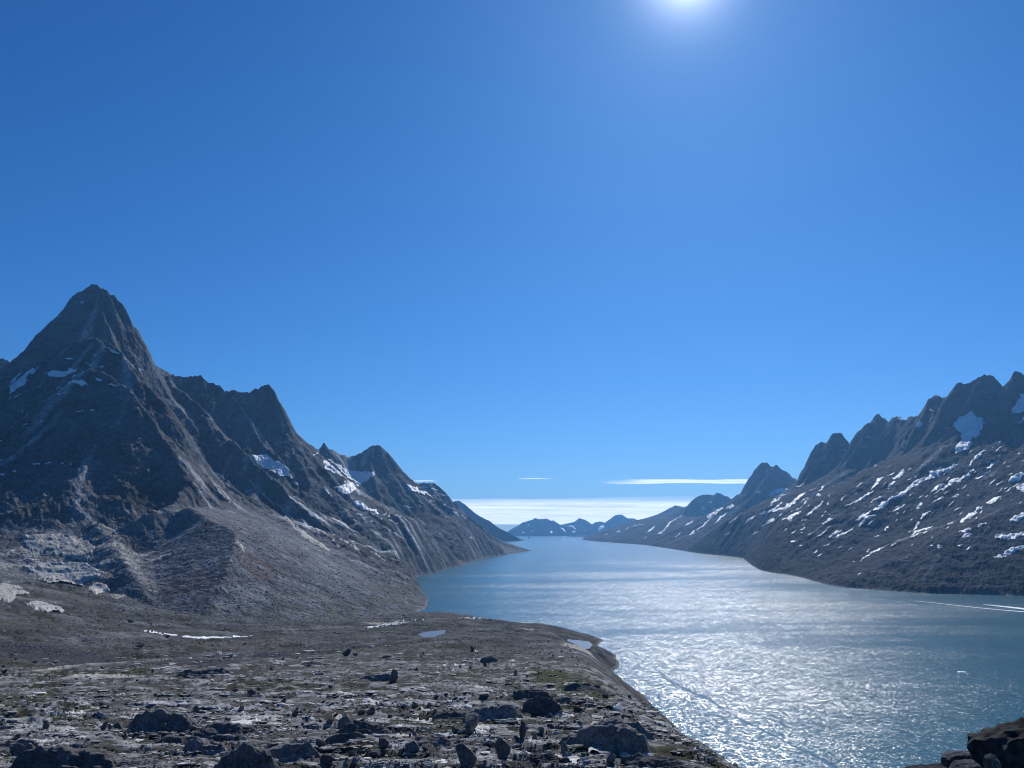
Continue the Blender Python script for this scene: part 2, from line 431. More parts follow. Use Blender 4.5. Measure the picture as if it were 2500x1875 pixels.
def PL(*pts): return [P(*p) for p in pts]
def jag(pts, k=.3, win=2):
    """a crest seen through the raster's blur: lift its teeth and deepen its notches a little"""
    py = [p[1] for p in pts]; out = []
    for i, p in enumerate(pts):
        w = py[max(0, i-win):i+win+1]
        lo = min(w[0], w[-1], sum(w)/len(w))
        out.append((p[0], p[1]+k*(p[1]-sum(w)/len(w))-3, p[2]))
    return PL(*out)
M_PYR, M_DOME, M_TOWER, M_HORN, M_BROWN, M_BACK = range(6)
ridgesW = [
 (M_PYR, PL((-300, 1010, 3950), (-60, 965, 4050), (35, 925, 4050), (60, 893, 4030), (100, 850, 4010), (136, 799, 3990), (160, 758, 3970), (174, 735, 3960), (187, 718, 3955), (206, 707, 3950), (225, 692, 3950),
            (248, 703, 3960), (273, 722, 3970), (297, 751, 3985), (311, 775, 3990), (322, 804, 4000), (334, 830, 4020), (344, 856, 4040), (360, 887, 4070)), 1.75, 300, 1.1, 700, .7),
 (M_PYR, PL((360, 887, 4070), (385, 940, 4000), (412, 1000, 3920), (448, 1062, 3800), (500, 1142, 3650), (560, 1212, 3500), (620, 1268, 3350), (700, 1328, 3200)), 1.25, 90, .85, 500, .55),
 (M_PYR, PL((225, 700, 3950), (262, 790, 3830), (290, 850, 3710), (320, 905, 3575)), 1.7, 200, 1.2),
 (M_DOME, PL((-250, 1010, 3550), (-100, 985, 3550), (0, 962, 3530), (60, 925, 3500), (100, 890, 3460), (150, 855, 3410), (185, 836, 3370), (215, 829, 3350), (240, 832, 3340), (265, 850, 3320), (300, 878, 3280), (325, 905, 3250), (350, 935, 3200), (385, 985, 3130)), 1.1, 140, 1.42, 500, .36),
 (M_DOME, PL((225, 905, 3150), (262, 925, 3110), (292, 945, 3080), (330, 976, 3040), (370, 1030, 2990), (400, 1080, 2950), (432, 1132, 2878), (470, 1200, 2772), (512, 1258, 2647), (550, 1308, 2541), (580, 1345, 2452), (600, 1372, 2381)), 1.15, 120, .95, 400, .6),
 (M_DOME, PL((100, 960, 3200), (130, 1040, 3070), (150, 1120, 2950), (140, 1200, 2878), (120, 1255, 2772)), 1.0, 150, .9, 300, .36),
 (M_DOME, PL((-300, 1270, 2520), (-100, 1285, 2460), (0, 1290, 2420), (100, 1302, 2370), (190, 1312, 2330), (215, 1330, 2300)), .36, 400, .36),
 (M_DOME, PL((460, 1190, 2683), (420, 1232, 2505), (370, 1250, 2398), (310, 1262, 2327), (280, 1278, 2292)), 1.3, 60, .9, 200, .6),
 (M_DOME, PL((222, 1272, 2480), (240, 1282, 2400), (262, 1305, 2290), (300, 1355, 2120), (345, 1425, 1970), (372, 1492, 1860)), .62, 60, .45),
 (M_TOWER, PL((360, 887, 4070), (366, 889, 4100), (372, 891, 4150), (378, 893, 4250), (390, 899, 4350), (410, 914, 4420), (430, 920, 4450), (460, 916, 4480), (490, 915, 4500), (510, 925, 4520), (530, 935, 4540), (548, 953, 4560), (575, 957, 4590), (600, 962, 4610), (612, 961, 4620)), 1.6, 300, .95, 700, .6),
 (M_TOWER, PL((606, 960, 4615), (616, 955, 4622), (625, 947, 4630), (642, 944, 4645), (654, 939, 4655), (663, 942, 4662), (669, 951, 4668)), 2.7, 260, 1.05, 600, .6),
 (M_TOWER, PL((669, 955, 4670), (681, 985, 4670), (691, 1022, 4660), (704, 1056, 4650), (724, 1087, 4640), (760, 1142, 4620), (792, 1184, 4610), (832, 1236, 4600), (880, 1280, 4580), (950, 1330, 4560)), 1.7, 120, .9, 500, .55),
 (M_TOWER, PL((400, 908, 4400), (418, 937, 4280), (462, 971, 4130), (494, 1008, 4020), (538, 1058, 3900), (572, 1085, 3830), (611, 1126, 3770), (658, 1173, 3720), (704, 1222, 3680), (742, 1250, 3660), (800, 1292, 3640), (860, 1338, 3620)), 1.35, 100, .9, 450, .55),
 (M_TOWER, PL((560, 957, 4575), (590, 1010, 4470), (620, 1060, 4390), (668, 1110, 4320), (715, 1175, 4250), (770, 1235, 4230), (840, 1295, 4200)), 1.3, 90, .9, 450, .55),
 (M_HORN, PL((690, 1075, 4900), (715, 1105, 5300), (752, 1108, 5900), (772, 1098, 6150), (782, 1090, 6220), (789, 1081, 6250), (794, 1084, 6260), (799, 1098, 6280), (804, 1101, 6350)), 1.5, 160, .8, 500, .5),
 (M_HORN, PL((803, 1099, 6380), (812, 1103, 6420), (830, 1112, 6500), (852, 1118, 6560), (880, 1113, 6600), (893, 1103, 6640), (902, 1094, 6660), (915, 1089, 6680), (926, 1091, 6690), (938, 1101, 6700), (950, 1110, 6700), (960, 1136, 6690), (974, 1162, 6670), (988, 1188, 6650), (1010, 1226, 6620), (1040, 1262, 6580), (1080, 1300, 6540), (1150, 1342, 6500)), 1.35, 160, .85, 600, .5),
 (M_HORN, PL((915, 1089, 6680), (905, 1130, 6500), (912, 1180, 6300), (930, 1230, 6100), (960, 1280, 5900)), 1.2, 120, .8, 500, .5),
 (M_BROWN, PL((900, 1195, 7700), (988, 1180, 7800), (1002, 1177, 7850), (1020, 1182, 7900), (1045, 1180, 7950), (1060, 1183, 8000), (1072, 1192, 8030), (1086, 1205, 8060), (1110, 1230, 8100), (1135, 1256, 8150), (1165, 1281, 8200), (1195, 1305, 8300), (1240, 1329, 8500), (1298, 1344.5, 8850)), 1.35, 520, .85, 900, .4),
 (M_BACK, PL((-300, 900, 6500), (-120, 890, 6500), (-60, 876, 6500), (-15, 872, 6500), (8, 880, 6500), (22, 890, 6500), (34, 902, 6500), (60, 935, 6500), (110, 990, 6500)), 1.3, 300, .9),
]
hm = np.full(X.shape, -1e9); own = np.zeros(X.shape, int)
for (g, pts, s1, d1, s2, *rest) in ridgesW:
    d2 = rest[0] if rest else 1e9; s3 = rest[1] if rest else .5
    h = cone(wx, wy, pts, s1, d1, s2, d2, s3)
    own = np.where(h > hm, g, own); hm = np.maximum(hm, h)
mt = smax(hm, apron, 14.0)
rockW = sstep(-10, 60, hm-apron)                      # bedrock above the scree
# the ice-scoured bench under the dark cliff
zcap = 96+.225*(Y-1700)+2.0*np.maximum(0, Y-2340-30*fbm(X/150, Y/300, 2, 12))+1.6*np.maximum(0, X+985+.12*(Y-2000))
mt = np.where(Y > 1500, smin(mt, np.maximum(zcap, 20), 10), mt)
mt = smin(mt, 1.6*np.maximum(sd, 0)+1.5, 5)
mt = np.where(mside, mt, -1e5)
Z0 = np.maximum(mt, G)
isM = mside & (mt > G-2)
gy_, gx_ = np.gradient(gblur(Z0, 2), 10.0)
slope = np.hypot(gx_, gy_)
licA = flowlic(RW, Z0, 3.2, 26, 21, 5)
licB = flowlic(RW, Z0, 1.3, 14, 22, 3)
wM = gblur(isM.astype(float), 3)
amp = wM*sstep(.1, .7, slope)
crest_keep = 1
benQ = 1-.85*np.exp(-(((RW.X+1200)/310)**2+((RW.Y-2130)/420)**2)**2)
Z0 = Z0 + amp*benQ*(rockW*(19*np.abs(licA)*-1+13 + 8*licB) + (1-rockW)*(1.5*licA+.8*licB))
Z0 = np.where(sd < 0, np.minimum(.35*sd, -.2), Z0)
ZW = Z0
benR = np.exp(-(((RW.X+1200)/310)**2+((RW.Y-2130)/420)**2)**2)
A_rock = gblur(rockW*wM*(1-.85*benR), 1.0); A_mt = wM

POOL_PX = [((1026, 1549), (1034, 1545), (1050, 1542), (1068, 1540), (1084, 1538), (1083, 1545), (1066, 1552), (1054, 1558), (1044, 1560), (1036, 1555)),
           ((1386, 1561), (1400, 1563), (1418, 1566), (1438, 1569), (1441, 1574), (1434, 1581), (1416, 1586), (1404, 1584), (1414, 1577), (1404, 1570), (1390, 1566))]
POOLS = []
def carve(x, y, z):
    for poly, zp in POOLS:
        c = np.mean(poly, 0)
        m = (np.abs(x-c[0]) < 130) & (np.abs(y-c[1]) < 160)
        if not m.any(): continue
        xs, ys = x[m], y[m]
        d, _ = polydist(xs, ys, poly, True)
        d = np.where(inside(xs, ys, poly), d, -d)+2.5*perlin(xs/9, ys/9, 620)
        t_ = sstep(-45, 1, d)
        z = z.copy(); z[m] = z[m]*(1-t_)+(zp-.9+.9*sstep(1, -3, d))*t_
    return z

def zwest(x, y):
    z = RW.cub(ZW, x, y)
    m = RW.lin(A_mt, x, y); r = RW.lin(A_rock, x, y); s = RW.lin(sd, x, y)
    k = np.clip(s/25, 0, 1)
    z = z + k*m*((r*.9+.1)*(14*ridged(x/95, y/95, 3, 80) + 8*ridged(x/31, y/31, 2, 90) + 2.5*ridged(x/11, y/11, 1, 93)) + .8*perlin(x/13, y/13, 97))
    q_ = np.exp(-(((x+1200)/310)**2+((y-2130)/420)**2)**2)
    z = z + k*q_*(5*sstep(-.05, .12, fbm(x/120, y/60, 4, 142))+2*sstep(.1, .2, fbm(x/30, y/16, 3, 143))-2)
    # near ground: ledges of ice-worn bedrock stepping down the hill, hummocks beyond
    f = (1-m)*k
    near = 1-sstep(420, 900, y)
    n1 = fbm((x+.35*y)/46, y/24, 3, 101) + .25*fbm(x/9, y/5, 2, 104)
    z = z + f*near*(1.2*sstep(-.02, .10, n1)-.6 + .8*sstep(.2, .30, n1) + .28*sstep(.02, .14, fbm(x/12, y/8, 3, 106)) + .4*fbm(x/7, y/6, 3, 107) + .12*ridged(x/2.4, y/2.2, 2, 109))
    z = z + f*(1-near)*(3.4*fbm(x/70, y/40, 3, 110)+(4.2*ridged(x/34, y/20, 3, 113)+1.5*ridged(x/9, y/7, 2, 115))*(.35+.65*sstep(-.15, .3, fbm(x/220, y/110, 2, 117)))+.3*perlin(x/5, y/5, 118))
    return carve(x, y, z)

for pp in POOL_PX:
    px_, py_ = np.mean(pp, 0); u_, m_ = ray(px_, py_)
    ys_ = np.linspace(900, 2600, 1700); zz_ = zwest(u_*ys_, ys_)
    k_ = int(np.argmax(zz_ >= H+m_*ys_)); zp_ = float(max(zz_[k_], 1.3))
    POOLS.append(([W(a_, b_, zp_) for a_, b_ in pp], zp_))

# ------------------------------------------------------------------ east side
RE = Raster(1200, 7600, 2300, 25500, 16.0)
X, Y = RE.X, RE.Y
wx = X + 38*fbm(X/330, Y/330, 3, 240) + 14*perlin(X/85, Y/85, 247)
wy = Y + 38*fbm(X/330, Y/330, 3, 243) + 14*perlin(X/85, Y/85, 248)
shoreE = [W(*p) for p in ((2900, 1462), (2700, 1459), (2500, 1455), (2420, 1453), (2350, 1451), (2270, 1449), (2200, 1445), (2130, 1440), (2060, 1434), (2020, 1428), (1990, 1420), (1960, 1411), (1930, 1404), (1890, 1399), (1860, 1393), (1838, 1381), (1824, 1369), (1815, 1363),
          (1780, 1358), (1750, 1355.5), (1710, 1351), (1670, 1345), (1620, 1337), (1570, 1330), (1500, 1325), (1450, 1321), (1420, 1318))]
landE = shoreE + [(2600, 26500, 0), (12000, 26500, 0), (12000, 2000, 0)]
sdE, _ = polydist(X, Y, landE, True)
sdE = np.where(inside(X, Y, landE), sdE, -sdE) + 8*fbm(X/90, Y/90, 3, 251)
E_WALL, E_TWIN, E_FAR = range(3)
crest = jag(((3100, 760, 4300), (2800, 830, 4600), (2600, 885, 5000), (2520, 925, 5150), (2500, 925, 5180), (2490, 912, 5200), (2478, 909, 5230), (2465, 925, 5260), (2453, 946, 5300), (2442, 945, 5340), (2427, 926, 5380), (2416, 918, 5400), (2405, 915, 5430), (2390, 922, 5470), (2370, 934, 5520), (2352, 935, 5560), (2335, 938, 5620), (2322, 955, 5660), (2311, 970, 5700), (2295, 970, 5780), (2276, 972, 5900),
           (2263, 985, 5980), (2252, 1005, 6030), (2244, 1018, 6080), (2232, 1018, 6200), (2216, 1021, 6350), (2207, 1028, 6420), (2196, 1020, 6550), (2182, 1020, 6650), (2168, 1030, 6800), (2156, 1022, 6900), (2141, 1016, 7000), (2128, 1028, 7100), (2110, 1040, 7200), (2085, 1068, 7350), (2064, 1086, 7480), (2056, 1068, 7520), (2048, 1061, 7560), (2033, 1063, 7620), (2025, 1072, 7660), (2022, 1082, 7690), (2008, 1081, 7750), (1995, 1090, 7820), (1987, 1102, 7850), (1981, 1125, 7880), (1973, 1146, 7900), (1960, 1174, 7920), (1948, 1186, 7940)))
def spur(px, py, y, L=900, f=1.0):
    x0_, y0_, z0_ = P(px, py, y)
    return [(x0_-d*.98, y0_-.22*d, z0_-f*g_) for d, g_ in ((0, 0), (70, 75), (150, 178), (260, 318), (380, 452), (520, 580), (700, 705), (900, 825)) if d <= L]
ridgesE = [
 (E_WALL, crest, 1.75, 230, .95, 520, .56),
 *[(E_WALL, spur(*q), 1.75, 140, .95, 330, .5) for q in ((2640, 880, 4900), (2540, 922, 5120), (2479, 909, 5230), (2405, 915, 5430, 900), (2345, 936, 5590, 500), (2276, 972, 5900, 700), (2252, 1004, 6030, 300), (2196, 1020, 6550), (2141, 1016, 7000), (2100, 1052, 7250, 380), (2047, 1061, 7560), (2012, 1081, 7740), (1981, 1125, 7880, 380))],
 (E_TWIN, PL((1975, 1180, 11400), (1955, 1175, 11200), (1932, 1164, 11100), (1913, 1149, 11000), (1901, 1142, 11000), (1893, 1133, 11000), (1887, 1141, 11000), (1880, 1135, 11000), (1872, 1128, 11000), (1860, 1127, 11000), (1851, 1134, 11000), (1840, 1156, 11000), (1826, 1185, 11050), (1812, 1205, 11100), (1800, 1225, 11150), (1775, 1255, 11200)), 1.6, 260, .8, 700, .5),
 (E_TWIN, PL((1893, 1133, 11000), (1860, 1185, 10500), (1800, 1250, 10000)), 1.2, 150, .7, 600, .45),
 (E_WALL, PL((1948, 1186, 7940), (1900, 1225, 7900), (1840, 1275, 7900), (1790, 1320, 7900)), .8, 120, .6, 500, .42),
 (E_FAR, PL((1860, 1215, 15000), (1830, 1222, 15000), (1812, 1210, 15000), (1799, 1207, 15000), (1786, 1218, 15000), (1770, 1212, 15000), (1753, 1203, 15000), (1745, 1210, 15100), (1728, 1207, 15200), (1706, 1209, 15300), (1692, 1220, 15400), (1682, 1235, 15500)), 1.2, 300, .6, 900, .4),
 (E_FAR, PL((1682, 1235, 15500), (1668, 1242, 17500), (1660, 1237, 18500), (1650, 1234, 18500), (1641, 1243, 18500), (1622, 1256, 18600), (1590, 1267, 19000), (1560, 1277, 19800), (1530, 1286, 20500), (1500, 1291, 21300), (1462, 1301, 22400), (1440, 1309, 23200), (1420, 1317.5, 23800)), .5, 400, .35, 1200, .3),
 (E_FAR, PL((1706, 1209, 15300), (1660, 1262, 15200), (1600, 1300, 15000)), .8, 200, .5, 700, .35),
]
hm = np.full(X.shape, -1e9); ownE = np.zeros(X.shape, int)
for (g, pts, s1, d1, s2, d2, s3) in ridgesE:
    h = cone(wx, wy, pts, s1, d1, s2, d2, s3)
    ownE = np.where(h > hm, g, ownE); hm = np.maximum(hm, h)
apE = .30*np.maximum(sdE, 0)**1.02
Z0 = smax(hm, np.minimum(apE, 420), 25)
Z0 = smin(Z0, 1.4*np.maximum(sdE, 0)+2, 8)
gy_, gx_ = np.gradient(gblur(Z0, 2), RE.d)
slope = np.hypot(gx_, gy_)
licEA = flowlic(RE, Z0, 3.0, 26, 31, 5)
licEB = flowlic(RE, Z0, 1.2, 14, 32, 3)
dcE = np.minimum(polydist(X, Y, crest)[0], polydist(X, Y, ridgesE[1][1])[0])
kE = np.clip(sdE/200, 0, 1)*sstep(.1, .6, slope)*(.15+.85*sstep(20, 140, dcE))
hi = sstep(.7, 1.2, slope)
Z0 = Z0 + kE*((15-26*np.abs(licEA))*(.7+.5*hi) + 9*licEB)
Z0 = np.where(sdE < 0, np.minimum(.35*sdE, -.2), Z0)
ZE = Z0; A_hi = hi
def zeast(x, y):
    z = RE.cub(ZE, x, y)
    k = np.clip(RE.lin(sdE, x, y)/30, 0, 1)*(.3+.7*sstep(20, 120, RE.lin(dcE, x, y)))
    kk = np.clip(RE.lin(sdE, x, y)/30, 0, 1)
    cr = 1-sstep(0, 170, RE.lin(dcE, x, y))
    z = z + kk*cr*(20*ridged(x/60, y/60, 3, 270)-9)
    return z + k*(13*ridged(x/120, y/120, 3, 280)) + kk*(7*ridged(x/40, y/40, 2, 290)+3*ridged(x/15, y/15, 1, 295))

# ------------------------------------------------------------------ terrain meshes: fans of columns, rows packed where the surface faces the eye
def fan(zf, u0, u1, nu, y0, y1, ny, K=1.0, c=.02, blur=6, pre=900):
    u = np.linspace(u0, u1, nu)
    ly = np.linspace(math.log(y0), math.log(y1), pre)
    yy = np.exp(ly)
    Uc, Yc = np.meshgrid(u[::2], yy, indexing='ij')
    v = (zf(Uc*Yc, Yc)-H)/Yc
    dv = np.abs(np.diff(v, axis=1))*K + (ly[1]-ly[0])*c
    dv = gblur(dv, blur) if blur else dv
    cdf = np.concatenate([np.zeros((len(dv), 1)), np.cumsum(np.maximum(dv, 1e-9), axis=1)], 1)
    cdf /= cdf[:, -1:]
    q = np.linspace(0, 1, ny)
    rows = np.array([np.interp(q, cdf[i], ly) for i in range(len(cdf))])
    full = np.empty((nu, ny))
    pos_ = np.arange(nu)/2
    i0 = np.minimum(pos_.astype(int), len(rows)-1); i1 = np.minimum(i0+1, len(rows)-1); fr = (pos_-i0)[:, None]
    full = np.exp(rows[i0]*(1-fr)+rows[i1]*fr)
    Xm = u[:, None]*full
    Zm = zf(Xm, full)
    return Xm, full, Zm

def grid_normals(X, Y, Z):
    p = np.stack([X, Y, Z], -1)
    a = np.gradient(p, axis=0); b = np.gradient(p, axis=1)
    n = np.cross(a, b); n /= np.linalg.norm(n, axis=-1, keepdims=True)+1e-12
    n *= np.sign(n[..., 2:3]+1e-12)
    return n

def grid_faces(nu, ny):
    i, j = np.meshgrid(np.arange(nu-1), np.arange(ny-1), indexing='ij')
    a = (i*ny+j).ravel()
    return np.stack([a, a+ny, a+ny+1, a+1], 1)

def emit(name, V, Fc, sel, mat, col, nrm):
    f = Fc[sel]
    if not len(f): return None
    used, inv = np.unique(f.ravel(), return_inverse=True)
    return mesh_obj(name, V[used], inv.reshape(f.shape), mat, None, True, col[used], nrm[used])

def lerp3(a, b, t): return a*(1-t[..., None]) + np.asarray(b)*t[..., None]

def march(px, py):
    u_, m_ = ray(px, py); ys_ = np.linspace(150, 2600, 4000); zz_ = zwest(u_*ys_, ys_)
    k_ = int(np.argmax(zz_ >= H+m_*ys_)); return float(u_*ys_[k_]), float(ys_[k_])
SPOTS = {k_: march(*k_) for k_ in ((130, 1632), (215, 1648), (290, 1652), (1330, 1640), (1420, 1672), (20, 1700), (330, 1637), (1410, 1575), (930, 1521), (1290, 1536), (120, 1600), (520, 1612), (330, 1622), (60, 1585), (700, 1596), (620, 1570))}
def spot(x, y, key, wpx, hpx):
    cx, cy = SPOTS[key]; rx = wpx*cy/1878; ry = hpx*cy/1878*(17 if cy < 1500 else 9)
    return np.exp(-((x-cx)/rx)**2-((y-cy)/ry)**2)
def west_tint(x, y, z, n):
    m = RW.lin(A_mt, x, y); r = RW.lin(A_rock, x, y); la = RW.lin(licA, x, y); lb = RW.lin(licB, x, y); s = RW.lin(sd, x, y)
    up = n[..., 2]
    big = fbm(x/400, y/400, 3, 130); med = fbm(x/60, y/60, 3, 134)
    rock = np.ones(x.shape+(3,))*np.array((.088, .088, .090))
    rock = lerp3(rock, (.045, .043, .042), sstep(-.1, .45, big+.3*med))
    rock = lerp3(rock, (.30, .295, .29), sstep(.5, 1.7, lb+.3*la+.5*med)*.8)
    scree = np.ones(x.shape+(3,))*np.array((.120, .121, .124))
    scree = lerp3(scree, (.16, .16, .162), sstep(.2, 1.6, lb)*.6)
    red = sstep(.1, .6, fbm(x/260, y/260, 2, 139)+.25*lb)*np.exp(-((x+640)/330)**2-((y-2250)/520)**2)
    scree = lerp3(scree, (.085, .058, .048), red*.9)
    c = scree*(1-r[..., None])+rock*r[..., None]
    # glacier-polished slabs low on the wall, pale tint standing in for their sun reflection
    pol = np.exp(-((x+900)/330)**2-((y-3950)/900)**2)*sstep(.2, 1.3, lb+.2*la)*sstep(60, 160, z)
    c = lerp3(c, (.55, .54, .52), np.clip(pol*1.3, 0, 1))
    ben = np.exp(-(((x+1200)/280)**2+((y-2120)/380)**2)**2)
    bn = fbm(x/120, y/60, 4, 142)+.15*fbm(x/26, y/13, 2, 146)
    crk = sstep(.035, .09, np.abs(perlin(x/55+.3*perlin(x/20, y/20, 149), y/17, 148)))*sstep(.03, .08, np.abs(perlin(x/23, y/40, 147)))
    c = lerp3(c, (.27, .258, .235), sstep(-.08, .0, bn-.6*(1-ben))*(ben > .05)*sstep(.55, .75, up)*crk)
    # tundra on gentle low ground by the shore
    veg = m*sstep(120, 10, z)*sstep(.55, .85, up)*sstep(-.25, .2, med)
    c = lerp3(c, (.075, .075, .045), veg*.75)
    # near ground
    near = 1-sstep(420, 900, y)
    n1 = fbm((x+.35*y)/46, y/24, 3, 101) + .25*fbm(x/9, y/5, 2, 104)
    g = np.ones(x.shape+(3,))*np.array((.050, .046, .038))
    g = lerp3(g, (.092, .090, .084), sstep(-.1, .5, fbm(x/25, y/18, 3, 150)))
    g = lerp3(g, (.030, .029, .016), sstep(.0, .3, fbm((x)/55, y/60, 4, 154)))
    g = lerp3(g, (.125, .124, .123), (1-near)*sstep(-.1, .5, fbm(x/130, y/90, 4, 158)))
    g = lerp3(g, (.082, .070, .060), (1-near)*sstep(0, .5, fbm(x/200, y/120, 3, 162))*.8)
    g = lerp3(g, (.25, .248, .243), near*sstep(.07, .13, n1)*sstep(-.1, .2, fbm(x/14, y/7, 3, 164))*.9)
    g = lerp3(g, (.23, .228, .224), near*sstep(.16, .24, fbm(x/12, y/8, 3, 106))*.6)
    blk = sstep(.0, .35, fbm(x/170, y/70, 4, 180)+.3*fbm(x/20, y/12, 2, 184))*(1-near)  # dark blocky moraine, its tone also standing in for shading on the mounds
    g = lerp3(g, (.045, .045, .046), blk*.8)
    g = lerp3(g, (.17, .165, .155), sstep(.25, .6, fbm(x/12, y/6, 3, 188))*.55)
    drk = spot(x, y, (120, 1600), 200, 6)+spot(x, y, (520, 1612), 150, 6)+.8*spot(x, y, (330, 1622), 120, 4)+.8*spot(x, y, (60, 1585), 140, 4)+.7*spot(x, y, (700, 1596), 120, 3)  # dark bands put into the colour for the shaded moraine mounds
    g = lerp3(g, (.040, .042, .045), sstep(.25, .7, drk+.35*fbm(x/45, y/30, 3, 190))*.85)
    g = lerp3(g, (.115, .10, .085), sstep(.4, .9, spot(x, y, (620, 1570), 260, 5)+.3*fbm(x/60, y/40, 2, 192))*.7)
    sand = spot(x, y, (130, 1632), 40, 7)+spot(x, y, (215, 1648), 60, 7)+.9*spot(x, y, (290, 1652), 50, 4)+spot(x, y, (1410, 1575), 45, 12)+.8*spot(x, y, (930, 1521), 70, 5)+.7*spot(x, y, (1290, 1536), 60, 6)
    g = lerp3(g, (.31, .285, .235), sstep(.4, .7, sand+.25*fbm(x/40, y/25, 3, 168)))
    grn = spot(x, y, (1330, 1640), 50, 14)+spot(x, y, (1420, 1672), 60, 22)+.9*spot(x, y, (20, 1700), 60, 18)+.8*spot(x, y, (330, 1637), 60, 7)
    g = lerp3(g, (.044, .047, .022), sstep(.3, .75, grn+.4*fbm(x/30, y/30, 3, 172)))
    c = g*(1-m[..., None])+c*m[..., None]
    beach = sstep(3.2, 1.2, z)*sstep(-1.5, -.2, z)*(s < 30)
    return lerp3(c, (.20, .195, .18), beach*.6)*np.array((1.27, 1.31, 1.36))

def east_tint(x, y, z, n):
    la = RE.lin(licEA, x, y); lb = RE.lin(licEB, x, y); h = RE.lin(A_hi, x, y)
    big = fbm(x/500, y/500, 3, 330); med = fbm(x/90, y/90, 3, 334)
    c = np.ones(x.shape+(3,))*np.array((.041, .042, .046))
    c = lerp3(c, (.028, .027, .026), sstep(-.2, .4, big+.4*med))
    c = lerp3(c, (.25, .247, .245), sstep(.6, 1.7, lb+.5*med)*.7)
    c = lerp3(c, (.05, .049, .049), h*.6)
    s = RE.lin(sdE, x, y)
    beach = sstep(5, 2, z)*sstep(-1.5, .3, z)*(s < 40)
    return lerp3(c, (.24, .23, .21), beach*.5)*np.array((1.1, 1.14, 1.2))

def nearfun(x, y): return zwest(x, y)
# near hill and moraine plain
Xm, Ym, Zm = fan(zwest, -.95, .95, 820, 10.0, 1450, 640, 1.0, .05, 8)
FANG = (np.linspace(-.95, .95, 820), Ym, Zm)
N = grid_normals(Xm, Ym, Zm)
Vg = np.stack([Xm, Ym, Zm], -1).reshape(-1, 3); Ng = N.reshape(-1, 3)
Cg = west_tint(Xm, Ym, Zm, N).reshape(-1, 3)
Fc = grid_faces(*Xm.shape)
zface = Zm.ravel()[Fc].max(1)
o = emit('ground', Vg, Fc, zface > -3, M_GROUND, Cg, Ng)
tag(o, 'rocky foreground hill falling away to the fjord shore', kind='structure')

# left wall
Xm, Ym, Zm = fan(zwest, -.86, .16, 720, 1450, 11700, 560, 1.0, .012, 6, 1400)
FANW = (np.linspace(-.86, .16, 720), Ym, Zm)
Xm = np.concatenate([Xm[:, :1], Xm], 1); Ym = np.concatenate([Ym[:, :1]-.05, Ym], 1); Zm = np.concatenate([Zm[:, :1]-6, Zm], 1)
N = grid_normals(Xm, Ym, Zm)
Vw = np.stack([Xm, Ym, Zm], -1).reshape(-1, 3); Nw = N.reshape(-1, 3)
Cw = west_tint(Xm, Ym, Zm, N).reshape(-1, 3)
Fc = grid_faces(*Xm.shape)
ii = np.clip(((Vw[:, 0]-RW.x0)/RW.d+.5).astype(int), 0, RW.nx-1); jj = np.clip(((Vw[:, 1]-RW.y0)/RW.d+.5).astype(int), 0, RW.ny-1)
ow = np.where(isM[jj, ii], own[jj, ii], 99)
fo = ow[Fc[:, 0]]; zface = Vw[:, 2][Fc].max(1)
west_m = {}
W_LAB = {M_PYR: ('mountain', 'pyramid-shaped dark peak, the tallest summit on the left'),
         M_DOME: ('mountain', 'broad dark shoulder with snow scraps below the pyramid peak'),
         M_TOWER: ('mountain', 'long blue-shadowed ridge ending in a flat-topped tower'),
         M_HORN: ('mountain', 'rounded horn with a hanging glacier beyond the flat-topped tower'),
         M_BROWN: ('mountain', 'snow-streaked shoulder running down to a point in the fjord'),
         M_BACK: ('mountain', 'small grey peak behind the pyramid peak at the picture edge')}
for k, (nm_, lab) in W_LAB.items():
    o = emit(nm_, Vw, Fc, (fo == k) & (zface > -3), M_MOUNT, Cw, Nw)
    if o: tag(o, lab, 'mountain', 'mountains of the left shore', 'structure'); west_m[k] = o
o = emit('plain', Vw, Fc, (fo == 99) & (zface > -3), M_GROUND, Cw, Nw)
tag(o, 'stony delta plain with a pond at the fjord edge', kind='structure')

# right wall
Xm, Ym, Zm = fan(zeast, .06, .80, 540, 2600, 25000, 500, 1.0, .012, 6, 1600)
FANE = (np.linspace(.06, .80, 540), Ym, Zm)
N = grid_normals(Xm, Ym, Zm)
Ve = np.stack([Xm, Ym, Zm], -1).reshape(-1, 3); Ne = N.reshape(-1, 3)
Ce = east_tint(Xm, Ym, Zm, N).reshape(-1, 3)
Fc = grid_faces(*Xm.shape)
ii = np.clip(((Ve[:, 0]-RE.x0)/RE.d+.5).astype(int), 0, RE.nx-1); jj = np.clip(((Ve[:, 1]-RE.y0)/RE.d+.5).astype(int), 0, RE.ny-1)
oe = ownE[jj, ii]; fo = oe[Fc[:, 0]]; zface = Ve[:, 2][Fc].max(1)
east_m = {}
for k, lab in {E_WALL: 'huge jagged mountain wall streaked with snow along the right shore',
               E_TWIN: 'double-pointed peak behind the jagged wall on the right',
               E_FAR: 'lower hazy ridge tapering into the fjord beyond the double-pointed peak'}.items():
    o = emit('mountain', Ve, Fc, (fo == k) & (zface > -3), M_MOUNT, Ce, Ne)
    if o: tag(o, lab, 'mountain', 'mountains of the right shore', 'structure'); east_m[k] = o

